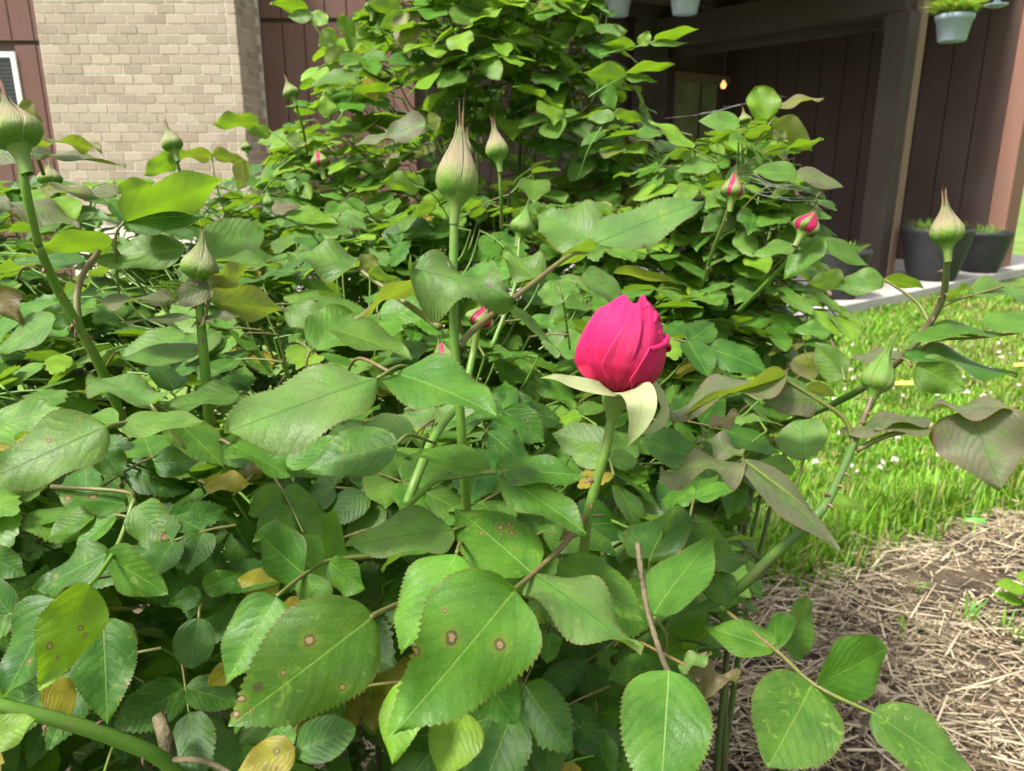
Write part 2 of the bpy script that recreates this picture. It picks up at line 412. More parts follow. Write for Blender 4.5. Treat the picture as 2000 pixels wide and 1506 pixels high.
def blade_mat(name, trans):
    s = NT(name); a = s.n('ShaderNodeAttribute', attribute_name='tint').outputs['Color']
    p = s.pbr(a, 0.5, None, 0.35)
    tr = s.n('ShaderNodeBsdfTranslucent', {'Color': s.mix(1.0, a, (1.5, 1.6, 0.8), 'MULTIPLY')}).outputs[0]
    return s.done(s.n('ShaderNodeMixShader', {0: trans, 1: p, 2: tr}).outputs[0])
M['grass'] = blade_mat('grass_blade', 0.35)
M['straw'] = blade_mat('straw', 0.08)
def ground_mat():
    s = NT('lawn_soil'); co = s.objco(); n = s.noise(co, 1.2, 6)[0]; f = s.noise(co, 45, 5)[0]
    c = s.mix(s.ss(n, 0.35, 0.65), (0.07, 0.14, 0.025), (0.12, 0.20, 0.035)); c = s.mix(s.ss(f, 0.5, 0.75), c, (0.20, 0.19, 0.07))
    return s.done(s.pbr(c, 0.9, s.bump(f, 0.6, 0.02), 0.2))
M['lawn'] = ground_mat()
def bed_mat():
    s = NT('mulched_bed'); co = s.objco(); n = s.noise(co, 2.6, 5)[0]; f = s.noise(co, 60, 5, 0.7)[0]
    c = s.mix(s.ss(n, 0.40, 0.60), (0.15, 0.115, 0.075), (0.045, 0.034, 0.027)); c = s.mix(s.ss(f, 0.45, 0.7), c, (0.085, 0.065, 0.046))
    return s.done(s.pbr(c, 0.95, s.bump(f, 0.9, 0.02), 0.1))
M['bed'] = bed_mat()

# ------------------------------------------------------------------ setting: ground, bed, patio
tag(obj('ground', mesh_py('ground', [(-300, -300, 0), (300, -300, 0), (300, 300, 0), (-300, 300, 0)], [(0, 1, 2, 3)], M['lawn'])), kind='structure')
def bed_edge(x): return 1.90 + 0.42 * (x - 0.6) + 0.05 * math.sin(x * 5.3) + 0.03 * math.sin(x * 13.1)
rng = random.Random(5); nprng = np.random.default_rng(7)
V, Fc = [], []
nx, ny = 46, 26
for j in range(ny + 1):
    for i in range(nx + 1):
        x = -2.2 + 5.4 * i / nx; ye = min(bed_edge(max(x, -0.2)), 2.9) if x > -0.2 else 2.0
        y = -0.2 + (ye + 0.2) * j / ny
        e = min(i, nx - i, j, ny - j)
        V.append((x, y, 0.006 + (0.018 * (0.5 + 0.5 * math.sin(x * 9 + 3 * math.sin(y * 7))) + rng.uniform(0, 0.012) if e > 0 else 0)))
for j in range(ny):
    for i in range(nx):
        a = j * (nx + 1) + i; Fc.append((a, a + 1, a + nx + 2, a + nx + 1))
tag(obj('garden_bed', mesh_py('garden_bed', V, Fc, M['bed'], True)), kind='structure')

E = Vector((math.sin(math.radians(51.8)), math.cos(math.radians(51.8)), 0))      # along the patio's front edge
W = Vector((-E.y, E.x, 0))                                                     # into the porch
SLAB = 0.10
P0 = on_z(1750, 574, SLAB)
def porch(e, wv, z=0.0): return Vector((P0.x + E.x * e + W.x * wv, P0.y + E.y * e + W.y * wv, z))
def pbox(name, e0, e1, w0, w1, z0, z1, mat, parent, bev=0.0):
    V, Fc = boxvf(e0, e1, w0, w1, z0, z1, bev)
    return obj(name, mesh_py(name, [porch(*v) for v in V], Fc, mat), parent)
tag(pbox('patio', -4.2, 4.0, 0.0, 9.0, 0.0, SLAB, M['concrete'], None, 0.012), kind='structure')

# ------------------------------------------------------------------ house
house = empty('house', (0, 7.5, 0), 'brown sided house with tan brick pier and dark covered porch', 'house')
YF, YB = 7.0, 7.67
xl, xr = on_y(88, 150, YF).x, on_y(473, 200, YF).x
# brick pier: mortar core and single bricks
ch, bl = 0.078, 0.166
core = obj('brick_wall', mesh_py('brick_wall', *boxvf(xl, xr, YF, YB + 0.2, 0.0, 3.6), M['mortar']), house)
def brick_mesh(L, nm):
    return mesh_py(nm, *boxvf(0, L - 0.009, -0.005, 0.05, 0, ch - 0.0095, 0.002), M['brick'])
bm_full, bm_half = brick_mesh(bl, 'brick'), brick_mesh(bl / 2, 'brick_half')
zt = on_y(300, -30, YF).z; zb = on_y(300, 440, YF).z
rows = range(int(zb / ch), int(zt / ch) + 1)
for r in rows:
    x = xl + 0.004; odd = r % 2
    first = True
    while x < xr - 0.02:
        L = bl / 2 if (first and odd) else bl
        first = False
        if x + L > xr + 0.01:
            L = bl / 2
            if x + L > xr + 0.02: break
        o = bpy.data.objects.new('brick', bm_full if L > 0.12 else bm_half)
        link(o, core, Matrix.Translation((x + rng.uniform(-.001, .001), YF + rng.uniform(-.002, .002), r * ch + 0.006)))
        x += L
    for k in range(4):
        y = YF + 0.06 + (k - 0.5 * odd) * bl
        if y < YF + 0.05: y = YF + 0.06; L = bl / 2
        else: L = bl
        if y + L > YB: continue
        o = bpy.data.objects.new('brick', bm_full if L > 0.12 else bm_half)
        link(o, core, Matrix.Translation((xr, y, r * ch + 0.006)) @ Matrix.Rotation(math.radians(90), 4, 'Z'))
# siding behind the pier, as single vertical boards on a dark backing
obj('wall', mesh_py('wall', *boxvf(-7.2, -0.9, YB + 0.03, YB + 0.2, 0, 3.6), M['siding_shaded']), house)
def boards_x(x0, x1, z0, z1, wd=0.203):
    n = max(1, int(round((x1 - x0) / wd))); wd = (x1 - x0) / n
    me = mesh_py('siding_board', *boxvf(0, wd - 0.009, -0.0, 0.028, 0, z1 - z0, 0.003), M['siding'])
    for k in range(n):
        link(bpy.data.objects.new('siding_board', me), house, Matrix.Translation((x0 + k * wd, YB, z0)))
zs1 = on_y(570, 40, YB).z; zs0 = on_y(60, 84, YB).z
boards_x(xr + 0.012, -0.9, 0.02, zs1 - 0.02); boards_x(xr + 0.012, -0.9, zs1 + 0.02, 3.5)
wx0, wx1 = on_y(-90, 150, YB).x, on_y(38, 150, YB).x; wz1, wz0 = on_y(20, 102, YB).z, on_y(30, 232, YB).z
boards_x(wx1, xl - 0.012, 0.02, zs0 - 0.02); boards_x(-7.0, wx0, 0.02, zs0 - 0.02); boards_x(-7.0, xl - 0.012, zs0 + 0.02, 3.5)
boards_x(wx0, wx1, 0.02, wz0 - 0.03); 
win = obj('window', mesh_py('window', *boxvf(wx0 + .01, wx1 - .01, YB + 0.01, YB + 0.03, wz0, wz1), M['glass_dark']), house)
fw = 0.045
for a in (boxvf(wx0, wx0 + fw, YB - .02, YB + .02, wz0, wz1, .004), boxvf(wx1 - fw, wx1, YB - .02, YB + .02, wz0, wz1, .004),
          boxvf(wx0 + fw, wx1 - fw, YB - .018, YB + .018, wz1 - fw, wz1, .004), boxvf(wx0 + fw, wx1 - fw, YB - .018, YB + .018, wz0, wz0 + fw, .004)):
    obj('window_frame', mesh_py('window_frame', *a, M['white_paint']), win)
ns = 14; sh = (wz1 - wz0 - 2 * fw) / ns
for k in range(ns):
    z = wz0 + fw + k * sh
    V, Fc = boxvf(wx0 + fw, wx1 - fw, YB - .006, YB + .006, z + sh * .1, z + sh * .62)
    obj('blind_slat', mesh_py('blind_slat', V, Fc, M['blind']), win)
# porch: post, pale strip for its lit face, beam, dark siding wall, back wall, column, roof
def on_slab(px, py): return on_z(px, py, SLAB)
def ew(P):
    q = P - P0; return q.dot(E), q.dot(W)
ep, wp = ew(on_slab(1722, 545)); ec, wc = ew(on_slab(1918, 521))
PS = 0.15
pbox('post', ep - 0.1, ep + 0.08, wp, wp + 0.22, SLAB, 2.42, M['timber'], house, 0.006)
pbox('post', ep + 0.084, ep + 0.20, wp - 0.01, wp + 0.10, SLAB, 3.2, M['timber_pale'], house, 0.005)  # lit right side of the near post, painted as paler timber
# the far post stands where the photograph's first post shows
r = ray(1283, 300); k = None
q0 = porch(ep, wp)
# intersect the vertical plane through the eye and pixel column 1283 with the line porch(ep, t)
den = W.x * r.y - W.y * r.x
t1 = (-(q0.x) * r.y + q0.y * r.x) / den
wp1 = wp + t1
pbox('post', ep - 0.26, ep + 0.12, wp1, wp1 + 0.2, SLAB, 3.2, M['timber'], house, 0.006)
pbox('beam', ep - 0.10, ep + 0.10, wp + 0.05, wp1, 2.42, 2.72, M['timber'], house, 0.006)
pbox('beam', ep + 0.30, ep + 0.42, wp + 0.45, 3.75, 2.36, 2.60, M['timber'], house, 0.006)
ewall = max(ep + 0.55, ec)
pbox('wall', ewall + 0.03, ewall + 0.2, wc + 0.02, 4.0, 0, 2.9, M['siding_shaded'], house)
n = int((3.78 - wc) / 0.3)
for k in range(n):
    pbox('siding_board', ewall, ewall + 0.028, wc + 0.02 + k * 0.3, wc + 0.02 + (k + 1) * 0.3 - 0.012, SLAB, 2.80, M['siding_shaded'], house, 0.003)
pbox('column', ewall - 0.01, ewall + 0.30, wc - 0.16, wc + 0.015, SLAB - 0.1, 3.2, M['column'], house, 0.006)
pbox('trim', ewall + 0.302, ewall + 0.36, wc - 0.05, wc + 0.1, SLAB - 0.1, 3.2, M['column'], house, 0.004)
# back wall across the porch
wb = 3.78
pbox('wall', -2.3, ewall + 0.03, wb + 0.03, wb + 0.2, 0, 2.9, M['siding_shaded'], house)
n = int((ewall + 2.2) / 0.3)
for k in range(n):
    pbox('siding_board', ewall - 0.004 - (k + 1) * 0.3 + 0.012, ewall - 0.004 - k * 0.3, wb, wb + 0.028, SLAB, 2.80, M['siding_shaded'], house, 0.003)
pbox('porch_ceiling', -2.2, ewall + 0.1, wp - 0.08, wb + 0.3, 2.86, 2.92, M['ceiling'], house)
for k in range(4):
    pbox('rafter', -2.2, ewall, wp + 0.5 + k * 0.8, wp + 0.58 + k * 0.8, 2.72, 2.858, M['timber'], house, 0.004)
pbox('roof', -2.4, ewall + 0.12, wp - 0.1, wb + 1.0, 2.95, 3.1, M['ceiling'], house)
# dim window at the end of the porch with a wooden head board
def hit_back(px, py):
    rr = ray(px, py); nrm = W; d0 = porch(0, wb) 
    t = (d0 - CAM).dot(nrm) / rr.dot(nrm); P = CAM + rr * t; return (P - P0).dot(E), P.z
e0, z1 = hit_back(1322, 158); e1, _ = hit_back(1398, 158); _, z0 = hit_back(1322, 275)
e0, e1 = min(e0, e1), max(e0, e1)
pw = pbox('window', e0, e1, wb - 0.03, wb - 0.006, z0, z1, M['green_glass'], house)
pbox('window_frame', e0 - 0.06, e1 + 0.9, wb - 0.05, wb - 0.004, z1 + 0.003, z1 + 0.11, M['timber_pale'], pw, 0.004)
pbox('window_frame', e0 - 0.06, e0 - 0.002, wb - 0.045, wb - 0.004, z0, z1, M['timber_pale'], pw, 0.004)
em = e0 + (e1 - e0) * 0.55
pbox('window_frame', em, em + 0.03, wb - 0.045, wb - 0.031, z0, z1, M['timber'], pw, 0.004)
# lit bulb lamp hanging in the porch
lp = at(1413, 166, 9.3)
lamp = empty('pendant_lamp', lp, 'small glowing bulb hanging in the dark porch', 'lamp')
V, Fc = lathe([(0.001, -0.045), (0.024, -0.036), (0.036, -0.01), (0.032, 0.014), (0.016, 0.036), (0.013, 0.05)], 16)
obj('bulb', mesh_py('bulb', V, Fc, M['bulb'], True), lamp, Matrix.Translation(lp))
obj('cord', mesh_py('cord', *tube([(0, 0, 0.05), (0, 0, 2.86 - lp.z)], 0.004, None, 6), M['wire']), lamp, Matrix.Translation(lp))
obj('socket', mesh_py('socket', *lathe([(0.0, 0.05), (0.018, 0.05), (0.018, 0.09), (0.006, 0.1)], 12), M['wire']), lamp, Matrix.Translation(lp))
# leaning wooden stake
pa, pb = at(1508, 235, 6.6), at(1572, 430, 6.35)
pb2 = pb + (pb - pa) * 0.8
while pb2.z < SLAB: pb2 = pb2.lerp(pa, 0.05)
o = obj('wooden_stake', mesh_py('wooden_stake', *tube([pa, pa.lerp(pb2, .5), pb2], 0.022, 0.02, 4), M['timber_pale']))
tag(o, 'thin pale wooden stake leaning inside the dark porch', 'stake')

# ------------------------------------------------------------------ planters
def sprig_mass(rs, n, R, H, width, spread=1.0, droop=0.3, cols=((0.10, 0.22, 0.03), (0.20, 0.34, 0.05))):
    """many narrow leaves rising from a pot; returns arrays"""
    V, Q, T = [], [], []
    for i in range(n):
        th = rs.uniform(0, 6.283); r0 = R * math.sqrt(rs.random()) * 0.8
        d = Vector((math.cos(th), math.sin(th), 0)); p = d * r0
        L = H * rs.uniform(0.4, 1.0); lean = spread * rs.uniform(0.1, 1.0)
        side = Vector((-d.y, d.x, 0)); ww = width * rs.uniform(0.6, 1.2); b = len(V)
        c = [cols[0][k] + (cols[1][k] - cols[0][k]) * rs.random() for k in range(3)] + [1]
        for k in range(4):
            t = k / 3; q = p + Vector((0, 0, L * t * (1 - droop * t * lean))) + d * (lean * L * t * (0.5 + 0.5 * t))
            hw = ww * (0.35 + 0.65 * math.sin(math.pi * min(1, t * 0.85 + 0.12)))
            V += [q - side * hw, q + side * hw]; T += [c, c]
        for k in range(3): Q.append((b + 2 * k, b + 2 * k + 1, b + 2 * k + 3, b + 2 * k + 2))
    return V, Q, T
def black_planter(px, py, wpx, label, seed, plant=(140, 0.15, 0.004), scale=1.0, z=SLAB):
    g = on_z(px, py, z); d = (g - CAM).dot(FWD); R = wpx * d / F_PX / 2; H = R * 1.55 * scale
    t = empty('planter', g, label, 'planter', 'black planters on the patio')
    V, Fc = lathe([(0.0, 0.0), (R * .62, 0.0), (R * .66, H * .03), (R * .78, H * .3), (R * .9, H * .62), (R * .98, H * .9), (R, H * .93), (R * 1.0, H), (R * .94, H), (R * .93, H * .9), (R * .9, H * .88)], 32)
    obj('pot', mesh_py('pot', V, Fc, M['black_pot'], True), t, Matrix.Translation(g))
    V, Fc = lathe([(R * .925, H * .885), (R * .5, H * .90), (0.0, H * .905)], 24)
    obj('soil', mesh_py('soil', V, Fc, M['soil'], True), t, Matrix.Translation(g))
    rs = random.Random(seed); V, Q, T = sprig_mass(rs, plant[0], R * .8, plant[1], plant[2], 0.9)
    o = obj('foliage', mesh_np('foliage', [v + Vector((0, 0, H * .89)) for v in V], Q, M['grass'], tint=T), t, Matrix.Translation(g)); o['kind'] = 'stuff'
    return t
black_planter(1817, 545, 128, 'black planter with low green plant, standing beside the timber post', 1, (260, 0.14, 0.006))
black_planter(1910, 530, 100, 'black planter with sparse plant tucked against the pinkish column', 2, (90, 0.14, 0.004))
black_planter(1628, 580, 120, 'black planter with feathery green plant left of the timber post', 3, (240, 0.12, 0.006))
black_planter(1462, 612, 118, 'black planter half hidden behind the rose leaves on the patio', 4, (60, 0.05, 0.004))
def hanging_pot(px, py, wpx, d, label, plant, seed):
    """px, py: centre of the pot's bottom"""
    b = at(px, py, d); R = wpx * d / F_PX / 2; H = R * 1.42
    t = empty('hanging_planter', b, label, 'hanging planter', 'hanging planters at the porch')
    V, Fc = lathe([(0, 0), (R * .70, 0), (R * .74, H * .04), (R * .93, H * .78), (R * 1.02, H * .80), (R * 1.03, H), (R * .95, H), (R * .92, H * .85), (0, H * .84)], 28)
    obj('pot', mesh_py('pot', V, Fc, M['grey_pot'], True), t, Matrix.Translation(b))
    top = 2.95 - b.z if 2.95 > b.z + H + .3 else H + 0.5
    for k in range(3):
        th = 2.1 * k + .4
        obj('hanger_wire', mesh_py('hanger_wire', *tube([(R * math.cos(th), R * math.sin(th), H * .9), (0, 0, min(top, H + .45))], 0.003, None, 5), M['wire']), t, Matrix.Translation(b))
    if top > H + .45: obj('hanger_wire', mesh_py('hanger_wire', *tube([(0, 0, H + .45), (0, 0, top)], 0.003, None, 5), M['wire']), t, Matrix.Translation(b))
    if plant:
        rs = random.Random(seed); V, Q, T = sprig_mass(rs, *plant, cols=((0.16, 0.26, 0.04), (0.36, 0.46, 0.12)))
        o = obj('foliage', mesh_np('foliage', [v + Vector((0, 0, H * .85)) for v in V], Q, M['grass'], tint=T), t, Matrix.Translation(b)); o['kind'] = 'stuff'
hanging_pot(1858, 82, 68, 6.2, 'blue grey hanging pot overflowing with feathery light green plant', (1300, 0.11, 0.27, 0.006, 0.75, 0.9), 11)
hanging_pot(1337, 28, 64, 6.6, 'blue grey hanging pot in front of the thick brown porch post', (160, 0.1, 0.25, 0.007, 0.9, 0.4), 12)
hanging_pot(1205, 32, 58, 7.6, 'blue grey hanging pot half behind the tall rose bush', (160, 0.1, 0.25, 0.007, 0.9, 0.4), 13)
fb = at(1945, 16, 6.4); t = empty('bird_feeder', fb, 'small grey hanging feeder dish beside the pinkish column', 'feeder')
obj('dish', mesh_py('dish', *lathe([(0.0, 0.0), (0.05, 0.004), (0.085, 0.02), (0.09, 0.028), (0.08, 0.026), (0.0, 0.014)], 20), M['grey_pot'], True), t, Matrix.Translation(fb))
obj('tube', mesh_py('tube', *lathe([(0.0, .014), (0.028, 0.014), (0.028, 0.2), (0.0, 0.21)], 16), M['grey_pot'], True), t, Matrix.Translation(fb))
obj('hanger_wire', mesh_py('hanger_wire', *tube([(0, 0, 0.2), (0, 0, 2.95 - fb.z)], 0.003, None, 5), M['wire']), t, Matrix.Translation(fb))

# ------------------------------------------------------------------ lawn, straw, small ground things
def on_patio(x, y):
    q = Vector((x, y, 0)) - P0; return q.dot(W) > -0.01
def blades(n, sampler, hfun, wfun, colfun, seed):
    g = np.random.default_rng(seed); P = sampler(n, g); n = len(P)
    th = g.uniform(0, 2 * np.pi, n); d = np.stack([np.cos(th), np.sin(th), 0 * th], 1); sd = np.stack([-np.sin(th), np.cos(th), 0 * th], 1)
    H = hfun(P, g)[:, None]; Wd = wfun(P, g)[:, None]; lean = g.uniform(0.05, 0.9, n)[:, None]
    z = np.array([[0, 0, 1.0]]); V = np.zeros((n, 6, 3))
    for k, (t, hw) in enumerate(((0, 0.8), (0.55, 1.0), (1.0, 0.12))):
        c = P + z * H * t * (1 - 0.25 * t * lean) + d * lean * H * t * t * 0.8
        V[:, 2 * k] = c - sd * Wd * hw; V[:, 2 * k + 1] = c + sd * Wd * hw
    b = (np.arange(n) * 6)[:, None]
    Q = np.stack([b + np.array([[0, 1, 3, 2]]), b + np.array([[2, 3, 5, 4]])], 1).reshape(-1, 4)
    C = colfun(P, g); T = np.ones((n, 6, 4)); T[:, :, :3] = C[:, None, :]
    return V.reshape(-1, 3), Q, T.reshape(-1, 4)
def lawn_sampler(n, g):
    y = 1.7 + 5.6 * g.random(n) ** 1.6; x = -0.6 + g.random(n) * (0.6 + 0.75 * y + 0.6)
    be = 1.90 + 0.42 * (x - 0.6) + 0.05 * np.sin(x * 5.3) + 0.03 * np.sin(x * 13.1) + g.normal(0, 0.05, n)
    q = (x - P0.x) * W.x + (y - P0.y) * W.y
    k = (y > be) & (q < -0.01); return np.stack([x, y, 0 * x], 1)[k]
def lawn_h(P, g):
    be = 1.90 + 0.42 * (P[:, 0] - 0.6); tall = np.exp(-((P[:, 1] - be - 0.12) / 0.22) ** 2)
    nz = 0.5 + 0.5 * np.sin(P[:, 0] * 7 + 2 * np.sin(P[:, 1] * 5))
    return (0.035 + 0.02 * nz + tall * 0.085) * g.uniform(0.4, 1.3, len(P))
def lawn_c(P, g):
    a = np.array([0.070, 0.185, 0.010]); b = np.array([0.20, 0.36, 0.030]); y = np.array([0.36, 0.30, 0.12])
    t = g.random(len(P))[:, None]; c = a + (b - a) * t
    m = 0.5 + 0.5 * np.sin(P[:, 0] * 2.3 + 1.7 * np.sin(P[:, 1] * 1.9)); far = np.clip((P[:, 1] - 3.2) / 1.5, 0, 1)
    k = (g.random(len(P)) < 0.09 + 0.34 * far * m)[:, None]; c = c * (0.72 + 0.5 * (0.5 + 0.5 * np.sin(P[:, 0] * 11 + 3 * np.sin(P[:, 1] * 9)))[:, None])
    return np.where(k, y * (0.6 + 0.5 * t), c)
V, Q, T = blades(110000, lawn_sampler, lawn_h, lambda P, g: g.uniform(0.0016, 0.0042, len(P)) * (1 + 0.12 * P[:, 1]), lawn_c, 21)
tag(obj('grass', mesh_np('grass', V, Q, M['grass'], tint=T)), 'bright green lawn grass between the straw bed and patio', 'grass', kind='stuff')
def straw(n, seed):
    g = np.random.default_rng(seed)
    x = g.uniform(-0.5, 2.5, n); y = 0.75 + g.random(n) * 2.0
    be = 1.90 + 0.42 * (x - 0.6) + 0.06; bare = np.exp(-(((x - 1.28) / 0.30) ** 2 + ((y - 1.93) / 0.12) ** 2))
    k = (y < be + g.normal(0, .06, n)) & (g.random(n) > bare * 0.93); x, y = x[k], y[k]; n = len(x)
    th = np.where(g.random(n) < .6, g.normal(0.25, 0.7, n), g.uniform(0, np.pi, n)); L = np.where(g.random(n) < .35, g.uniform(.008, .03, n), g.uniform(0.025, 0.15, n) * np.where(g.random(n) < 0.15, 1.5, 0.75)); r = g.uniform(0.0006, 0.0011, n) + (g.random(n) < .25) * g.uniform(0, .0016, n)
    tilt = g.normal(0, 0.16, n)
    d = np.stack([np.cos(th) * np.cos(tilt), np.sin(th) * np.cos(tilt), np.sin(tilt)], 1); s = np.stack([-np.sin(th), np.cos(th), 0 * th], 1)
    up = np.cross(d, s); z0 = 0.02 + g.uniform(0, 0.024, n) + np.abs(np.sin(tilt)) * L * .5
    P = np.stack([x, y, z0], 1); V = np.zeros((n, 8, 3))
    bend = g.normal(0, 0.12, n)
    for e, t in enumerate((-.5, .5)):
        c = P + d * (L * t)[:, None] + s * (bend * L)[:, None] * (t > 0)
        for k, (a, b) in enumerate(((1, .6), (-1, .6), (-1, -.6), (1, -.6))): V[:, e * 4 + k] = c + s * (r * a)[:, None] + up * (r * b)[:, None]
    b = (np.arange(n) * 8)[:, None]
    Q = np.stack([b + np.array([[k, (k + 1) % 4, 4 + (k + 1) % 4, 4 + k]]) for k in range(4)] + [b + np.array([[3, 2, 1, 0]]), b + np.array([[4, 5, 6, 7]])], 1).reshape(-1, 4)
    c0, c1, c2 = np.array([0.60, 0.50, 0.34]), np.array([0.25, 0.185, 0.11]), np.array([0.09, 0.062, 0.042]); t = g.random(n)[:, None]
    C = np.where(t < .55, c0 * (.75 + .5 * t), np.where(t < .85, c1 * (.7 + .4 * t), c2)); T = np.ones((n, 8, 4)); T[:, :, :3] = C[:, None, :]
    return V.reshape(-1, 3), Q, T.reshape(-1, 4)
V, Q, T = straw(42000, 31)
tag(obj('straw', mesh_np('straw', V, Q, M['straw'], tint=T, smooth=False)), 'dry pale straw mulch scattered over the garden bed', 'straw', kind='stuff')
def tuft(P, n, h, label, seed, wd=0.003):
    rs = random.Random(seed); V, Q, T = sprig_mass(rs, n, 0.018, h, wd, 0.8, 0.4, ((0.09, 0.22, 0.02), (0.2, 0.38, 0.05)))
    o = obj('grass_tuft', mesh_np('grass_tuft', V, Q, M['grass'], tint=T), None, Matrix.Translation(P)); tag(o, label, 'grass tuft', 'grass tufts growing through the straw')
for (px, py, n, h, sd_) in ((1888, 1222, 16, .085, 1), (1990, 1260, 12, .09, 2), (1770, 1250, 10, .06, 3), (1790, 1160, 10, .07, 4), (1700, 1120, 12, .07, 5), (1960, 1240, 9, .08, 6)):
    tuft(on_z(px, py, 0.015), n, h, {1: 'small spiky green grass tuft standing alone in the straw mulch', 2: 'grass tuft beside the broad leaved weed', 3: 'short grass sprig between straw and bare soil patch', 4: 'grass sprig at the rim of the bare soil patch', 5: 'grass sprig where the lawn edge meets the straw', 6: 'thin grass sprig between the spiky tuft and the weed'}[sd_], sd_)
# white clover heads
cl_V, cl_F = [], []
rs = random.Random(3)
parts = []
for k in range(46):
    zz = rs.uniform(-0.5, 1); th = k * 2.4; rr = math.sqrt(1 - min(1, zz * zz)); d = Vector((rr * math.cos(th), rr * math.sin(th), zz)); a = d.orthogonal().normalized(); b = d.cross(a)
    p = d * 0.005; q = d * 0.0115
    parts.append(([p + a * .0022, p - a * .0022, q - a * .0014 + b * .001, q + a * .0014 + b * .001], [(0, 1, 2, 3)]))
parts.append(lathe([(0, -.005), (.005, -.002), (.006, .002), (0, .007)], 8))
hv, hf = join(parts); me_head = mesh_py('flower_head', hv, hf, M['clover'])
me_stem = mesh_np('stem', *tube([(0, 0, 0), (0.004, 0.002, .03), (0.002, 0, .06)], .001, .0008, 5, False), M['stem'])
g = random.Random(8); cnt = 0
while cnt < 70:
    px, py = g.uniform(1560, 2000), 690 + 260 * g.random() ** 1.3
    P = on_z(px, py, 0.0)
    if P.y < bed_edge(P.x) + 0.1 or on_patio(P.x, P.y): continue
    h = empty('clover_flower', P, 'small white clover flower standing in the green lawn', 'flower', 'white clover flowers in the lawn')
    hh = g.uniform(.8, 1.15)
    link(bpy.data.objects.new('stem', me_stem), h, Matrix.Translation(P) @ Matrix.Scale(hh, 4))
    link(bpy.data.objects.new('flower_head', me_head), h, Matrix.Translation(P + Vector((.002, 0, .064)) * hh) @ Matrix.Rotation(g.uniform(0, 6), 4, 'Z') @ Matrix.Scale(g.uniform(.8, 1.15), 4))
    cnt += 1
pb = on_z(1716, 1352, 0.03); V, Fc = lathe([(0, -.016), (.016, -.012), (.024, 0), (.02, .012), (0, .017)], 18)
tag(obj('pebble', mesh_py('pebble', [(v[0] * (1 + .15 * math.sin(3 * v[1] * 60)), v[1] * .8, v[2]) for v in V], Fc, M['stone'], True), None, Matrix.Translation(pb)), 'round tan pebble lying in the straw mulch', 'pebble')
for (px, py, l, ang) in ((1765, 748, .055, .1), (1995, 712, .05, .3)):
    P = on_z(px, py, 0.045)
    V, Fc = boxvf(-l, l, -.012, .012, -.002, .002, .0015)
    tag(obj('yellow_marker', mesh_py('yellow_marker', V, Fc, M['yellow']), None, Matrix.Translation(P) @ Matrix.Rotation(ang, 4, 'Z') @ Matrix.Rotation(.5, 4, 'X')), 'flat yellow plastic marker lying in the lawn ' + ('behind the green rose bud' if px < 1900 else 'farther from the rose bush'), 'marker', 'yellow markers in the lawn')
P = on_z(1902, 1018, 0.04)
V, Fc = lathe([(.009, -.03), (.0105, -.028), (.0105, .03), (.0085, .03), (.0085, -.028)], 16)
tag(obj('green_tube', mesh_py('green_tube', V, Fc, M['green_plastic'], True), None, Matrix.Translation(P) @ Matrix.Rotation(1.2, 4, 'Z') @ Matrix.Rotation(1.45, 4, 'X')), 'short bright green plastic tube lying at the lawn edge', 'tube')

# ------------------------------------------------------------------ leaves
def leaf_arrays(N, m, ratio, fold=0.2, droop=0.12, wave=0.0, phase=0.0, tooth=0.05, twist=0.0, curl=0.0, ab=(0.52, 0.80)):
    """unit-length leaflet: x across, y along, z along its normal; N rows, 2m+1 columns"""
    v = np.linspace(0, 1, N + 1); a, b = ab
    f = np.power(v + 1e-9, a) * np.power(1 - v + 1e-9, b); f /= f.max()
    f *= 1 - 0.25 * sstep(0.72, 1.0, v)
    hw = np.maximum(f * ratio * 0.5, 0.003)
    u = np.linspace(-1, 1, 2 * m + 1)
    X = hw[:, None] * u[None, :]; Y = np.repeat(v[:, None], 2 * m + 1, 1)
    edge = (np.abs(u) > 0.999)
    odd = (np.arange(N + 1) % 2 == 1) & (v < 0.97) & (v > 0.03)
    k = np.where(odd, 1 + tooth, 1 - tooth * 0.9)
    jit = np.random.default_rng(int(phase * 1000) + N).uniform(.45, 1.35, (N + 1, 2))
    X[:, edge] *= 1 + (k[:, None] - 1) * jit; Y[:, edge] += np.where(odd, 0.75 / N, -0.15 / N)[:, None] * jit
    U = np.repeat(u[None, :], N + 1, 0)
    Z = fold * np.abs(X) - droop * Y ** 2 + wave * np.sin(2 * np.pi * 1.6 * Y + phase + 1.3 * (U > 0)) * U ** 2 * 0.22 * ratio
    Z -= curl * (np.abs(U) ** 3) * hw[:, None] * 0.9
    if twist:
        th = twist * Y; X, Z = X * np.cos(th) - Z * np.sin(th), X * np.sin(th) + Z * np.cos(th)
    Vv = np.stack([X, Y, Z], -1).reshape(-1, 3)
    w_ = 2 * m + 1; i, j = np.meshgrid(np.arange(N), np.arange(w_ - 1), indexing='ij'); q = (i * w_ + j).ravel()
    Q = np.stack([q, q + 1, q + w_ + 1, q + w_], 1)
    X0 = hw[:, None] * u[None, :]
    uvm = np.stack([X0 + 0.5, np.repeat(v[:, None], w_, 1)], -1).reshape(-1, 2); uvn = np.stack([U, np.repeat(v[:, None], w_, 1)], -1).reshape(-1, 2)
    return Vv, Q, uvm, uvn
LV = []      # shared variants: mid resolution for parts, low for the mass
lr = random.Random(17)
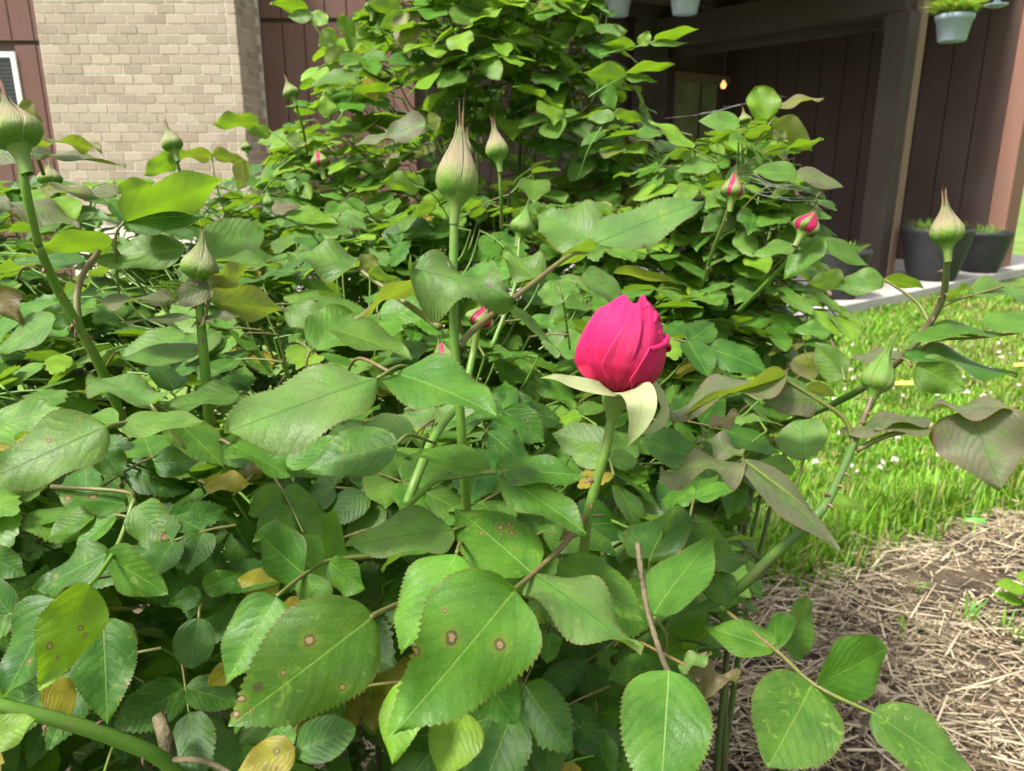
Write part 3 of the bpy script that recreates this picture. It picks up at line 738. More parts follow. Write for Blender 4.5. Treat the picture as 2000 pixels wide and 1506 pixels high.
for k in range(16):
    p = dict(ratio=lr.uniform(.58, .74), fold=lr.uniform(.02, .34), droop=lr.uniform(-.02, .20), wave=lr.uniform(0, .40), phase=lr.uniform(0, 6), twist=lr.uniform(-.22, .22), curl=lr.uniform(0, .25), ab=(lr.uniform(.46, .58), lr.uniform(.62, .92)))
    hi = leaf_arrays(30, 3, tooth=.055, **p); lo = leaf_arrays(14, 2, tooth=.07, **p)
    LV.append((mesh_np('leaflet', hi[0], hi[1], M['leaf'], hi[2], hi[3]), lo, p['ratio']))
# leaf colours: base colour + how bronze the leaf is
def leaf_col(kind, rs):
    j = rs.uniform(.8, 1.25)
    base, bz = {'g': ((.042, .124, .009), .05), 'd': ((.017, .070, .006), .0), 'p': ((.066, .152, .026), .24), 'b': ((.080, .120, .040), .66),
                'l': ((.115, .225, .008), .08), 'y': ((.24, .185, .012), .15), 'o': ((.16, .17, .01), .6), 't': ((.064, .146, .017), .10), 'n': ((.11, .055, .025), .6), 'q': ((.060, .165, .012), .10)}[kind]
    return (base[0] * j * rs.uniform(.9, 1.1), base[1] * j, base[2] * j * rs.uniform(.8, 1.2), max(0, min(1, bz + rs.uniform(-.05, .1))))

UP = Vector((0, 0, 1))
class Bush:
    def __init__(s, loc, label, group=None):
        s.o = empty('rose_bush', loc, label, 'rose bush', group); s.auto = []; s.nhero = 0; s.twigs = []
BUSH = {
    'front': Bush((-.15, .72, 0), 'rose bush with one open pink bloom, large leaves spotted brown, over straw'),
    'tall': Bush((-.03, 1.38, 0), 'tallest rose bush, hiding the corner between house wall and porch'),
    'right': Bush((.33, 1.12, 0), 'rose bush with cobweb and small pink bud, before the dark porch wall'),
    'left': Bush((-.75, 1.25, 0), 'low rose bush growing in front of the tan brick pier'),
}
HERO_BVH = []
def hero_leaf(bush, parent, spec, rs):
    """spec: (bx, by, tx, ty, width px, depth, depth change, colour kind, options)"""
    bx, by, tx, ty, wpx, d, dz, kind = spec[:8]; op = spec[8] if len(spec) > 8 else {}
    B, T = at(bx, by, d), at(tx, ty, d + dz)
    a = T - B; L = a.length; a.normalize()
    vdir = ((B + T) / 2 - CAM).normalized()
    e1 = a.cross(vdir); e1 = e1.normalized() if e1.length > 1e-4 else RGT
    e2 = e1.cross(a).normalized()
    if e2.dot(vdir) < 0: e2 = -e2
    ratio = op.get('r', .66); Wt = ratio * L; wa = wpx * (d + dz / 2) / F_PX
    if wa > Wt * .985: ratio = wa / L / .985; Wt = ratio * L
    c = min(1, wa / Wt); th = math.acos(c); best = None
    for sg in (1, -1):
        sv = e1 * math.cos(th) + e2 * (math.sin(th) * sg); n = sv.cross(a)
        if n.z < 0: n = -n; sv = -sv
        faces = n.dot(-vdir)
        want = -1 if op.get('u') else 1
        if best is None or faces * want > best[0]: best = (faces * want, sv, n)
    sv, n = best[1], best[2]
    if sv.cross(a).dot(n) < 0: sv = -sv
    ar = leaf_arrays(60, 4, ratio, op.get('fold', rs.uniform(.08, .28)), op.get('droop', rs.uniform(.04, .14)), op.get('wave', rs.uniform(.1, .55)), rs.uniform(0, 6), .034, op.get('twist', rs.uniform(-.15, .15)), op.get('curl', rs.uniform(0, .2)), op.get('ab', (.50, .94)))
    Vv = ar[0].copy(); Vv[:, 2] += op.get('droop', .08) * .0
    # keep the drawn tip where it is although the blade droops
    mat = M['leaf'] if 'spots' not in op else leaf_mat('spotted_leaf', 'obj', op['spots'])
    me = mesh_np('leaflet', Vv, ar[1], mat, ar[2], ar[3])
    o = bpy.data.objects.new('leaflet', me); o.color = leaf_col(kind, rs)
    Mx = Matrix(((sv.x * L, a.x * L, n.x * L, B.x), (sv.y * L, a.y * L, n.y * L, B.y), (sv.z * L, a.z * L, n.z * L, B.z), (0, 0, 0, 1)))
    link(o, parent, Mx); bush.nhero += 1
    W4 = [Mx @ Vector(p) for p in ((-ratio * .4, .3, 0), (ratio * .4, .3, 0), (ratio * .35, .75, 0), (-ratio * .35, .75, 0))]
    HERO_BVH.append(W4)
    return o
def stem_obj(name, P, r0, r1, mat, parent, n=6, sides=8):
    pts = catmull(P, n); org = pts[0].copy(); V, Fc = tube([p - org for p in pts], r0, r1, sides)
    return obj(name, mesh_py(name, V, Fc, mat, True), parent, Matrix.Translation(org))
def thorns(stem, P, r, n, rs, size=.005):
    pts = catmull(P, 8)
    for k in range(n):
        i = rs.randrange(2, len(pts) - 2); p = pts[i]; t = (pts[i + 1] - pts[i - 1]).normalized(); a = t.orthogonal().normalized()
        a = Matrix.Rotation(rs.uniform(0, 6.28), 3, t) @ a
        sz = size * rs.uniform(.6, 1.3); sz *= .8; path = [p + a * r * .7, p + a * (r + sz * .35), p + a * (r + sz) + t * sz * .45]
        V, Fc = tube([q - p for q in path], [sz * .36, sz * .15, sz * .01], None, 6)
        obj('thorn', mesh_py('thorn', V, Fc, M['thorn'], True), stem, Matrix.Translation(p))
def pp(*a): return [at(*x) for x in a]

HR = random.Random(23)
FR = BUSH['front']
def hero(bkey, rach, leaves, r=(.0013, .0009), mat='stem_red', name='leaf'):
    """one compound leaf: rachis drawn through pixels at depths, leaflets hang on it"""
    b = BUSH[bkey]; pts = pp(*rach)
    if len(pts) == 2: pts.insert(0, pts[0] + (pts[0] - pts[1]).normalized() * .022 + FWD * .02 - UP * .014)
    if len(rach) == 2: r = (.0007, .0009)
    lf = stem_obj(name, pts, r[0], r[1], M[mat], b.o)
    for spec in leaves: hero_leaf(b, lf, spec, HR)
    return lf
# --- large near leaves in front of and below the bloom
hero('front', [(1150, 1000, .385), (1100, 1065, .365), (1042, 1120, .34), (1000, 1155, .31)], [
    (1002, 1155, 764, 1446, 240, .310, -.035, 'q', {'r': .68, 'fold': .10, 'droop': .05, 'wave': .5, 'ab': (.42, 1.12), 'spots': [(-.13, .27, .030), (.10, .43, .033), (.21, .62, .022), (.22, .35, .012)]}),
    (1038, 1120, 888, 980, 128, .345, .03, 'g', {'r': .66, 'fold': .12, 'spots': [(.16, .42, .026), (.20, .50, .024), (.13, .53, .028), (-.03, .60, .018), (.06, .28, .012), (-.20, .93, .016)]}),
    (1040, 1120, 1260, 1258, 112, .340, -.03, 'p', {'fold': .05, 'wave': .6, 'spots': [(-.12, .80, .032), (-.13, .62, .012)]}),
], (.0016, .001))
hero('front', [(900, 1060, .345), (892, 1080, .325)], [(892, 1082, 780, 1272, 132, .325, -.035, 'q', {'fold': .2, 'r': .66, 'curl': .2})])
hero('front', [(1100, 1090, .40), (1095, 1098, .385)], [(1094, 1098, 1262, 1206, 82, .385, -.02, 'g')])
hero('front', [(915, 1030, .37), (886, 1034, .36)], [(886, 1034, 676, 1056, 92, .36, -.02, 'p', {'r': .6, 'fold': .12})])
hero('front', [(800, 1170, .33), (733, 1200, .30), (727, 1205, .298)], [(728, 1203, 447, 1424, 212, .298, -.025, 'g', {'r': .68, 'fold': .10, 'droop': .06, 'wave': .3, 'spots': [(.12, .38, .032), (.06, .60, .016), (-.235, .38, .020), (.03, .93, .020), (.085, .86, .022), (.0, .86, .012)]})])
hero('front', [(740, 1085, .41), (644, 1095, .395), (595, 1122, .375), (540, 1165, .345)], [
    (541, 1165, 433, 1332, 112, .345, -.02, 'g', {'spots': [(-.18, .45, .022)]}), (594, 1121, 497, 1040, 100, .378, .02, 'd', {'r': .8, 'ab': (.5, .6)}),
    (596, 1124, 632, 1188, 66, .375, -.01, 'g', {'r': .85, 'ab': (.5, .5)}), (644, 1097, 708, 1152, 60, .39, -.01, 'g', {'r': .8, 'ab': (.5, .55)}), (642, 1093, 668, 992, 60, .397, .03, 'g')], (.0013, .0009))
hero('front', [(1245, 1060, .36), (1262, 1180, .345), (1288, 1270, .32), (1305, 1312, .30)], [
    (1305, 1308, 1290, 1590, 180, .30, -.03, 'g', {'r': .68, 'fold': .16, 'droop': .08, 'wave': .3})], (.0014, .0011), 'wood_twig')
hero('front', [(1300, 1240, .40), (1278, 1205, .385)], [(1277, 1200, 1385, 1032, 98, .385, .02, 'g', {'spots': [(-.22, .72, .022)]})])
hero('front', [(1265, 1130, .43), (1270, 1092, .42)], [(1270, 1090, 1318, 975, 112, .42, .04, 'd', {'r': .8}), (1290, 1060, 1470, 1085, 95, .43, .01, 'g')], (.001, .0008))
hero('front', [(1400, 1105, .43), (1395, 1118, .43)], [(1395, 1118, 1424, 1186, 66, .43, -.01, 'g')])
hero('front', [(1420, 1195, .40), (1518, 1272, .37), (1592, 1338, .345), (1720, 1400, .335)], [
    (1592, 1338, 1736, 1268, 104, .345, .01, 'g', {'r': .78, 'ab': (.45, .5), 'droop': .02}), (1586, 1336, 1508, 1490, 175, .345, -.03, 'g', {'r': .85, 'ab': (.5, .62)}),
    (1514, 1270, 1376, 1214, 66, .372, .02, 'g'), (1518, 1268, 1508, 1190, 78, .37, .03, 'd', {'r': .75}), (1530, 1262, 1600, 1176, 70, .385, .03, 'g'),
    (1704, 1392, 1930, 1540, 115, .335, -.02, 'g', {'r': .6})], (.0011, .0008), 'stem_red')
# --- lower left
hero('front', [(262, 975, .40), (232, 1060, .385), (195, 1120, .35), (175, 1142, .34)], [
    (176, 1141, 82, 1350, 108, .34, -.02, 'l', {'r': .6, 'spots': [(-.09, .40, .024), (.10, .62, .030), (-.02, .70, .014), (-.17, .45, .02)]}),
    (210, 1085, 324, 1163, 74, .375, -.01, 'g'), (208, 1083, 62, 1150, 64, .38, .0, 'd', {'spots': [(.05, .7, .022)]})], (.0012, .001), 'stem')
hero('front', [(205, 1190, .38), (201, 1211, .365)], [(201, 1210, 208, 1412, 118, .365, -.02, 'd', {'r': .6, 'spots': [(-.2, .68, .022), (-.14, .82, .024)]})])
hero('front', [(140, 1140, .39), (124, 1162, .38)], [(124, 1162, -10, 1360, 92, .38, -.02, 'd', {'spots': [(-.1, .62, .026)]})])
hero('front', [(395, 1180, .44), (388, 1208, .43)], [(388, 1207, 370, 1306, 78, .43, -.01, 'd', {'r': .75, 'ab': (.5, .5)}), (398, 1150, 470, 1120, 52, .44, .0, 'd'), (394, 1160, 330, 1180, 44, .44, .0, 'd')])
hero('front', [(580, 1420, .40), (578, 1466, .37)], [(579, 1464, 690, 1422, 82, .37, .0, 'd', {'r': .72, 'ab': (.5, .55)}), (576, 1464, 462, 1506, 78, .365, -.01, 'y', {'spots': [(.08, .3, .05), (-.1, .55, .03)]}), (578, 1440, 510, 1450, 52, .375, 0, 'g')])
hero('front', [(-60, 1470, .35), (-30, 1452, .34)], [(-30, 1452, 66, 1402, 62, .34, 0, 'l')])
hero('front', [(100, 1200, .42), (20, 1200, .42)], [(20, 1200, -40, 1120, 60, .42, 0, 'd'), (30, 1200, 110, 1165, 42, .42, 0, 'g'), (-30, 1080, 48, 1125, 60, .43, 0, 'd')])
hero('front', [(720, 1340, .42), (800, 1330, .40)], [(800, 1330, 760, 1490, 90, .385, -.02, 'l'), (905, 1390, 860, 1520, 110, .40, -.02, 'l'), (940, 1310, 1010, 1420, 100, .40, 0, 'd', {'r': .7}), (960, 1400, 850, 1440, 80, .42, 0, 'd'), (1075, 1235, 1070, 1300, 50, .43, 0, 'd')])
# --- left middle
hero('front', [(330, 815, .37), (236, 828, .345), (206, 836, .33)], [
    (208, 834, -50, 945, 118, .325, -.02, 't', {'r': .6, 'fold': .08, 'droop': .04, 'spots': [(.10, .42, .020), (.17, .16, .014)]}), (232, 824, 24, 834, 46, .345, -.01, 't'), (238, 832, 398, 812, 46, .345, .005, 't')], (.0014, .001))
hero('front', [(-60, 860, .39), (-20, 845, .385)], [(-15, 842, 115, 792, 78, .385, 0, 't')])
hero('front', [(302, 800, .38), (296, 790, .385)], [(297, 792, 182, 722, 74, .385, .03, 'p', {'r': .62})])
hero('front', [(480, 768, .43), (468, 770, .425)], [(468, 771, 316, 790, 42, .425, -.01, 't'), (340, 818, 440, 908, 80, .40, -.01, 'g', {'r': .68})])
hero('front', [(790, 715, .35), (738, 738, .33)], [(738, 738, 436, 836, 128, .33, -.03, 'p', {'r': .62, 'fold': .06, 'droop': .05, 'ab': (.72, .70)})], (.0013, .001))
hero('front', [(700, 700, .36), (765, 728, .34)], [(768, 728, 968, 784, 104, .345, -.03, 'g', {'r': .62, 'ab': (.48, .8)})], (.0013, .001))
hero('front', [(800, 850, .37), (776, 866, .36)], [(776, 866, 592, 908, 94, .36, -.01, 'g', {'r': .62}), (560, 910, 664, 842, 62, .375, .01, 'g')], (.0013, .001))
hero('front', [(800, 985, .39), (850, 940, .375), (900, 930, .365), (962, 922, .36), (980, 925, .355)], [
    (955, 922, 776, 868, 58, .365, .01, 'g'), (968, 918, 1150, 922, 58, .358, 0, 'g', {'r': .5}), (980, 930, 1148, 1032, 78, .355, -.02, 'g', {'r': .55, 'fold': .25})], (.0016, .001), 'stem')
hero('front', [(430, 860, .40), (450, 868, .39)], [(450, 868, 576, 928, 58, .39, -.01, 'g')])
hero('front', [(100, 950, .40), (240, 960, .40), (262, 975, .40)], [(245, 985, 110, 960, 52, .40, 0, 'd', {'spots': [(.05, .5, .06), (-.05, .8, .05)]}), (262, 990, 325, 1055, 82, .395, -.01, 'g', {'spots': [(.0, .9, .08)]}), (200, 880, 240, 930, 60, .42, 0, 'd'), (300, 905, 390, 900, 60, .43, 0, 'd')])
# --- young bronze leaves round the left bud
hero('front', [(395, 640, .42), (405, 600, .42), (412, 560, .42)], [
    (411, 560, 330, 592, 52, .42, -.01, 'b', {'fold': .3}), (410, 562, 492, 516, 46, .42, .01, 'o', {'u': 1, 'wave': .8}), (411, 590, 566, 596, 62, .42, .0, 'o', {'u': 1}), (334, 585, 186, 586, 17, .42, 0, 'b'),
    (384, 622, 240, 620, 15, .42, 0, 'b'), (402, 624, 470, 612, 18, .42, 0, 'b')], (.0012, .0008))
hero('front', [(225, 470, .45), (243, 432, .45)], [(243, 431, 444, 328, 80, .45, .0, 'l', {'u': 1, 'r': .5, 'fold': .15}), (246, 432, 398, 412, 64, .452, .01, 'd', {'r': .6})])
hero('front', [(235, 500, .46), (219, 476, .455)], [(219, 474, 78, 472, 50, .455, -.01, 'l', {'u': 1}), (160, 515, 20, 500, 30, .46, 0, 'd')])
hero('front', [(375, 505, .46), (362, 487, .465)], [(362, 486, 180, 506, 64, .465, -.01, 't', {'r': .5}), (384, 490, 515, 448, 84, .47, .01, 't', {'r': .7, 'ab': (.5, .55)}), (410, 508, 552, 514, 28, .46, 0, 't')])
hero('front', [(860, 640, .40), (790, 590, .42), (720, 540, .435), (650, 488, .45)], [
    (702, 520, 560, 482, 66, .44, .0, 't', {'wave': .8}), (700, 520, 742, 505, 40, .44, .01, 'o', {'u': 1}), (820, 548, 682, 607, 34, .41, -.02, 'o', {'u': 1}), (720, 532, 788, 548, 26, .43, 0, 'l', {'u': 1})], (.0019, .0011))
hero('front', [(-30, 400, .40), (20, 390, .40)], [(22, 394, 156, 432, 42, .40, 0, 'b', {'fold': .1}), (-40, 380, 26, 408, 34, .39, 0, 'b')])
hero('front', [(60, 520, .45), (170, 560, .46)], [(108, 625, -20, 680, 56, .44, 0, 't'), (96, 640, 130, 590, 50, .46, 0, 'd')])
hero('front', [(225, 690, .43), (232, 690, .43)], [(390, 690, 228, 690, 46, .43, 0, 't', {'r': .55}), (340, 760, 300, 700, 60, .45, .02, 'd')])
hero('front', [(600, 700, .45), (614, 682, .46)], [(613, 682, 690, 604, 92, .46, .02, 't', {'r': .85, 'ab': (.5, .5)}), (650, 642, 806, 686, 54, .44, -.01, 't')])
# --- centre, on the tall bud stem
hero('front', [(882, 560, .375), (872, 530, .37)], [(805, 522, 1004, 574, 92, .365, -.01, 'p', {'r': .62, 'wave': 1.3, 'fold': -.1, 'curl': .4}), (880, 520, 800, 540, 44, .37, 0, 'b', {'curl': .3})])
hero('front', [(898, 676, .385), (930, 640, .40), (1045, 550, .45), (1105, 504, .475), (1163, 476, .50)], [
    (1161, 478, 1378, 378, 80, .50, .02, 'p', {'r': .48, 'fold': .2}), (1163, 472, 1046, 408, 100, .505, .03, 't', {'r': .75}), (1163, 482, 1080, 512, 30, .49, -.01, 'l', {'u': 1}),
    (1052, 548, 984, 484, 62, .455, .02, 't', {'wave': .9}), (965, 580, 1104, 672, 22, .42, 0, 'g')], (.0020, .0011))
hero('front', [(1100, 590, .58), (1090, 560, .58)], [(1060, 590, 1125, 545, 50, .58, .02, 't'), (1200, 530, 1330, 550, 22, .55, 0, 'o', {'u': 1}), (1140, 530, 1230, 590, 50, .58, .0, 'p')])
# --- right: bronze shoots
hero('right', [(1668, 875, .43), (1650, 820, .43), (1592, 778, .43), (1527, 738, .43)], [
    (1530, 738, 1303, 792, 34, .43, -.01, 'b', {'wave': .5}), (1528, 742, 1330, 790, 16, .428, -.01, 'o', {'u': 1}), (1594, 780, 1494, 778, 66, .43, -.01, 'b', {'r': .68, 'fold': .06}), (1578, 752, 1634, 770, 26, .43, 0, 'o', {'u': 1})], (.0015, .0009))
hero('right', [(1672, 880, .43), (1735, 850, .425), (1820, 834, .42), (1895, 804, .41), (1990, 796, .41)], [
    (1894, 803, 1958, 952, 165, .41, -.02, 'b', {'r': .82, 'fold': .06, 'ab': (.42, .95)}), (1850, 812, 1880, 912, 82, .415, .0, 'o', {'u': 1}), (1975, 796, 1812, 790, 24, .41, 0, 'b', {'wave': .6}), (1815, 836, 1706, 828, 32, .42, 0, 'b'), (1808, 815, 1640, 834, 22, .43, 0, 'b'), (2000, 790, 2080, 770, 40, .41, 0, 'b')], (.0017, .001))
hero('right', [(1580, 1000, .39), (1520, 950, .39), (1448, 896, .395)], [
    (1450, 898, 1650, 1070, 62, .395, -.02, 'b', {'r': .45, 'fold': .1}), (1448, 905, 1290, 910, 46, .395, -.01, 'b', {'wave': 1.0, 'curl': .3}), (1450, 892, 1362, 848, 40, .40, .01, 'b', {'wave': 1.2})], (.0015, .001))
hero('right', [(1556, 945, .44), (1570, 896, .45)], [(1570, 897, 1566, 816, 98, .45, .02, 'p', {'r': .9, 'ab': (.5, .6)}), (1552, 912, 1466, 908, 40, .45, 0, 't'), (1600, 960, 1700, 990, 22, .44, 0, 'l')])
hero('right', [(1815, 630, .60), (1790, 590, .61), (1727, 545, .62)], [(1725, 543, 1630, 562, 48, .62, 0, 't', {'r': .6}), (1648, 545, 1576, 548, 42, .62, 0, 'l', {'u': 1}), (1727, 545, 1806, 556, 24, .62, 0, 'l', {'u': 1})], (.0016, .001))
hero('right', [(1835, 600, .60), (1870, 585, .60), (1905, 575, .60), (1960, 560, .60)], [(1900, 575, 2060, 560, 44, .60, 0, 't'), (1832, 582, 1900, 558, 18, .60, 0, 'l', {'u': 1})], (.0015, .001))
hero('right', [(1790, 690, .58), (1830, 665, .57), (1905, 660, .56), (1990, 650, .56)], [(1925, 640, 2050, 612, 50, .56, 0, 't'), (1945, 652, 1770, 645, 18, .57, 0, 'g'), (1860, 655, 1945, 640, 16, .57, 0, 'g')])
hero('right', [(1760, 700, .57), (1780, 716, .56)], [(1788, 712, 1886, 764, 76, .56, -.02, 't', {'r': .7}), (1770, 690, 1998, 716, 34, .565, 0, 'd', {'r': .5}), (1760, 690, 1660, 700, 26, .58, 0, 'b')])
hero('right', [(1650, 745, .62), (1640, 700, .64), (1620, 660, .66)], [(1648, 738, 1588, 668, 60, .63, .02, 't', {'r': .65}), (1620, 650, 1550, 640, 30, .66, 0, 'g')])

# --- light young leaves at the top of the tall bush
for rach, lv in (
    ([(640, 90, 1.05), (600, 30, 1.04)], [(602, 12, 528, 4, 30, 1.04, 0, 'l', {'u': 1}), (610, 30, 560, 30, 26, 1.04, 0, 't'), (640, 45, 600, 20, 30, 1.04, 0, 'l'), (655, 60, 622, 92, 34, 1.04, 0, 'l', {'u': 1}), (665, 90, 636, 140, 38, 1.05, 0, 'y', {'u': 1}), (670, 30, 690, 100, 30, 1.04, 0, 't')]),
    ([(800, 130, 1.0), (795, 70, 1.0), (795, 24, 1.0)], [(795, 22, 797, 108, 56, 1.0, -.02, 'o', {'r': .6}), (790, 30, 740, 52, 34, 1.0, 0, 'l', {'u': 1}), (805, 30, 865, 48, 30, 1.0, 0, 'l', {'u': 1}), (780, 20, 720, 4, 34, 1.0, 0, 'l', {'u': 1})]),
    ([(850, 135, 1.0), (905, 100, 1.0)], [(905, 98, 838, 128, 30, 1.0, 0, 'b'), (905, 96, 992, 106, 46, 1.0, 0, 'p'), (880, 125, 820, 138, 24, 1.0, 0, 'b'), (900, 20, 960, 4, 40, 1.0, 0, 't', {'u': 1}), (930, 60, 985, 30, 40, 1.02, 0, 't')]),
    ([(1120, 120, 1.02), (1070, 95, 1.0)], [(1072, 95, 944, 28, 30, 1.0, 0, 'l', {'r': .35}), (1060, 92, 1025, 70, 30, 1.0, 0, 'l', {'u': 1}), (1075, 80, 1140, 40, 36, 1.0, .02, 'l', {'u': 1}), (1135, 35, 1085, 15, 34, 1.0, 0, 'y', {'u': 1})]),
    ([(1165, 180, 1.0), (1180, 90, 1.0), (1185, 20, 1.0)], [(1180, 70, 1225, 60, 36, 1.0, 0, 'l', {'u': 1}), (1180, 90, 1240, 82, 30, 1.0, 0, 'l', {'u': 1}), (1170, 40, 1120, 66, 30, 1.0, 0, 'l', {'u': 1})]),
    ([(1160, 110, .98), (1250, 90, .98), (1290, 78, .98)], [(1278, 74, 1362, 50, 20, .98, 0, 'l', {'u': 1}), (1270, 84, 1345, 78, 16, .98, 0, 't'), (1240, 92, 1180, 82, 22, .98, 0, 'l', {'u': 1}), (1250, 90, 1270, 60, 26, .98, 0, 'l', {'u': 1})]),
    ([(1150, 190, .98), (1190, 165, .98), (1225, 148, .98)], [(1222, 150, 1140, 140, 44, .98, 0, 'l', {'u': 1}), (1222, 142, 1316, 120, 18, .98, 0, 'l', {'u': 1}), (1220, 152, 1285, 154, 18, .98, 0, 't'), (1180, 165, 1200, 215, 36, .98, 0, 'g')]),
    ([(1150, 290, .95), (1180, 240, .95)], [(1200, 225, 1146, 232, 26, .95, 0, 't'), (1200, 222, 1262, 236, 24, .95, 0, 'l', {'u': 1})]),
    ([(560, 280, .98), (505, 242, .98)], [(505, 240, 416, 236, 32, .98, 0, 'l', {'u': 1}), (530, 258, 482, 258, 26, .98, 0, 'l', {'u': 1}), (560, 268, 600, 280, 30, .98, 0, 'l', {'u': 1})]),
    ([(660, 240, 1.0), (700, 165, 1.0), (720, 150, 1.0)], [(700, 150, 604, 160, 24, 1.0, 0, 't'), (640, 226, 636, 178, 36, 1.0, 0, 'l', {'u': 1}), (690, 190, 770, 165, 30, 1.0, 0, 'l', {'u': 1}), (720, 150, 735, 200, 34, 1.0, 0, 'y', {'u': 1})]),
    ([(860, 290, .82), (835, 245, .80)], [(832, 238, 746, 266, 52, .80, 0, 'b', {'r': .7}), (836, 240, 862, 232, 36, .80, 0, 'y', {'u': 1}), (760, 262, 690, 278, 14, .82, 0, 'b')]),
    ([(850, 385, .78), (820, 364, .77)], [(822, 362, 746, 350, 42, .77, 0, 'l', {'u': 1}), (825, 368, 790, 330, 22, .77, 0, 't'), (850, 400, 800, 420, 26, .77, 0, 'l', {'u': 1})])):
    hero('tall', rach, lv, (.0014, .0008), 'stem')
for rach, lv in (
    ([(1470, 290, .88), (1500, 245, .87), (1513, 232, .87)], [(1500, 234, 1480, 166, 62, .87, 0, 'l', {'r': .9, 'ab': (.5, .55)}), (1512, 214, 1608, 180, 15, .87, 0, 'o'), (1514, 238, 1584, 270, 44, .87, 0, 'o', {'u': 1, 'r': .7}), (1505, 252, 1450, 262, 22, .87, 0, 'l', {'u': 1}), (1510, 256, 1540, 275, 22, .87, 0, 'o', {'u': 1})]),
    ([(1450, 300, .88), (1443, 244, .88)], [(1443, 242, 1366, 232, 38, .88, 0, 't', {'r': .6}), (1440, 262, 1380, 270, 22, .88, 0, 'l', {'u': 1})]),
    ([(1400, 320, .88), (1352, 290, .88)], [(1354, 290, 1272, 226, 24, .88, 0, 'l', {'r': .4}), (1350, 300, 1300, 300, 22, .88, 0, 'l', {'u': 1}), (1400, 318, 1320, 330, 30, .88, 0, 't')]),
    ([(1470, 310, .86), (1540, 285, .86)], [(1535, 290, 1484, 292, 24, .86, 0, 'l', {'u': 1}), (1536, 288, 1608, 268, 14, .86, 0, 'l', {'u': 1}), (1540, 296, 1572, 292, 10, .86, 0, 't')]),
    ([(1490, 370, .82), (1555, 345, .82)], [(1556, 338, 1652, 358, 30, .82, 0, 'b'), (1556, 340, 1470, 330, 40, .82, 0, 't'), (1560, 362, 1610, 372, 12, .82, 0, 't'), (1540, 365, 1500, 385, 24, .82, 0, 'l', {'u': 1})]),
    ([(1550, 490, .72), (1605, 468, .71)], [(1606, 470, 1702, 514, 36, .71, 0, 't', {'r': .45}), (1604, 462, 1530, 540, 54, .71, 0, 'g', {'r': .6}), (1560, 480, 1470, 490, 26, .73, 0, 't')])):
    hero('right', rach, lv, (.0014, .0008), 'stem_red')
for rach, lv in (
    ([(420, 350, .8), (414, 302, .8)], [(412, 302, 322, 298, 24, .8, 0, 'o', {'u': 1}), (416, 302, 480, 312, 26, .8, 0, 'o', {'u': 1}), (478, 312, 462, 372, 34, .8, 0, 'o', {'u': 1}), (345, 306, 280, 340, 40, .8, 0, 'l', {'u': 1})]),
    ([(250, 420, .7), (230, 380, .7)], [(230, 380, 120, 370, 30, .7, 0, 'b'), (235, 380, 300, 350, 40, .7, 0, 'l', {'u': 1}), (240, 400, 300, 420, 30, .7, 0, 't')]),
    ([(600, 450, .8), (545, 420, .8)], [(530, 410, 585, 398, 22, .8, 0, 'n'), (560, 420, 660, 430, 30, .8, 0, 'l'), (600, 430, 690, 455, 34, .8, 0, 't')])):
    hero('left', rach, lv, (.0012, .0008), 'stem_red')
for rach, lv in (
    ([(85, 340, .42), (70, 300, .40), (60, 276, .39)], [(60, 276, 198, 276, 28, .39, 0, 'o', {'u': 1, 'wave': .7}), (62, 300, 100, 298, 26, .385, 0, 'b'), (70, 302, 246, 316, 12, .40, 0, 'b'), (36, 212, 78, 238, 52, .37, 0, 'o', {'u': 1}), (-20, 300, 62, 306, 40, .36, 0, 'b'), (85, 365, 190, 372, 16, .42, 0, 'o')]),
    ([(390, 940, .46), (402, 945, .45)], [(402, 945, 492, 942, 40, .45, 0, 'y', {'spots': [(.1, .5, .02), (-.1, .3, .015), (.05, .75, .02), (-.08, .6, .015)]})]),
    ([(560, 1150, .47), (540, 1140, .46)], [(545, 1150, 460, 1130, 66, .46, 0, 'y'), (560, 1170, 600, 1215, 40, .46, 0, 'y')]),
    ([(470, 1290, .42), (455, 1300, .42)], [(455, 1296, 405, 1346, 44, .42, 0, 'y')]), ([(80, 1330, .42), (95, 1340, .42)], [(100, 1330, 140, 1400, 60, .42, 0, 'y')]),
    ([(1450, 800, .62), (1444, 808, .62)], [(1444, 810, 1376, 842, 26, .62, 0, 'n', {'wave': 1})]), ([(-10, 560, .45), (0, 565, .44)], [(-4, 562, 36, 634, 44, .44, 0, 'n', {'wave': .8, 'curl': .4})]),
    ([(1150, 1010, .388), (1128, 1030, .38)], [(1140, 1020, 1092, 1056, 30, .378, 0, 'n', {'r': .5, 'wave': .6})]), ([(520, 885, .48), (510, 890, .48)], [(512, 890, 470, 940, 40, .48, 0, 'n', {'wave': 2, 'curl': .6}), (520, 900, 560, 930, 30, .48, 0, 'n', {'wave': 2, 'curl': .6})]),
    ([(1340, 1300, .33), (1345, 1305, .33)], [(1345, 1300, 1440, 1330, 66, .335, 0, 'n', {'wave': 2.2, 'curl': .8, 'twist': .8}), (1325, 1305, 1390, 1275, 30, .33, 0, 'p', {'wave': .9})])):
    hero('front', rach, lv, (.0011, .0008), 'stem_red')

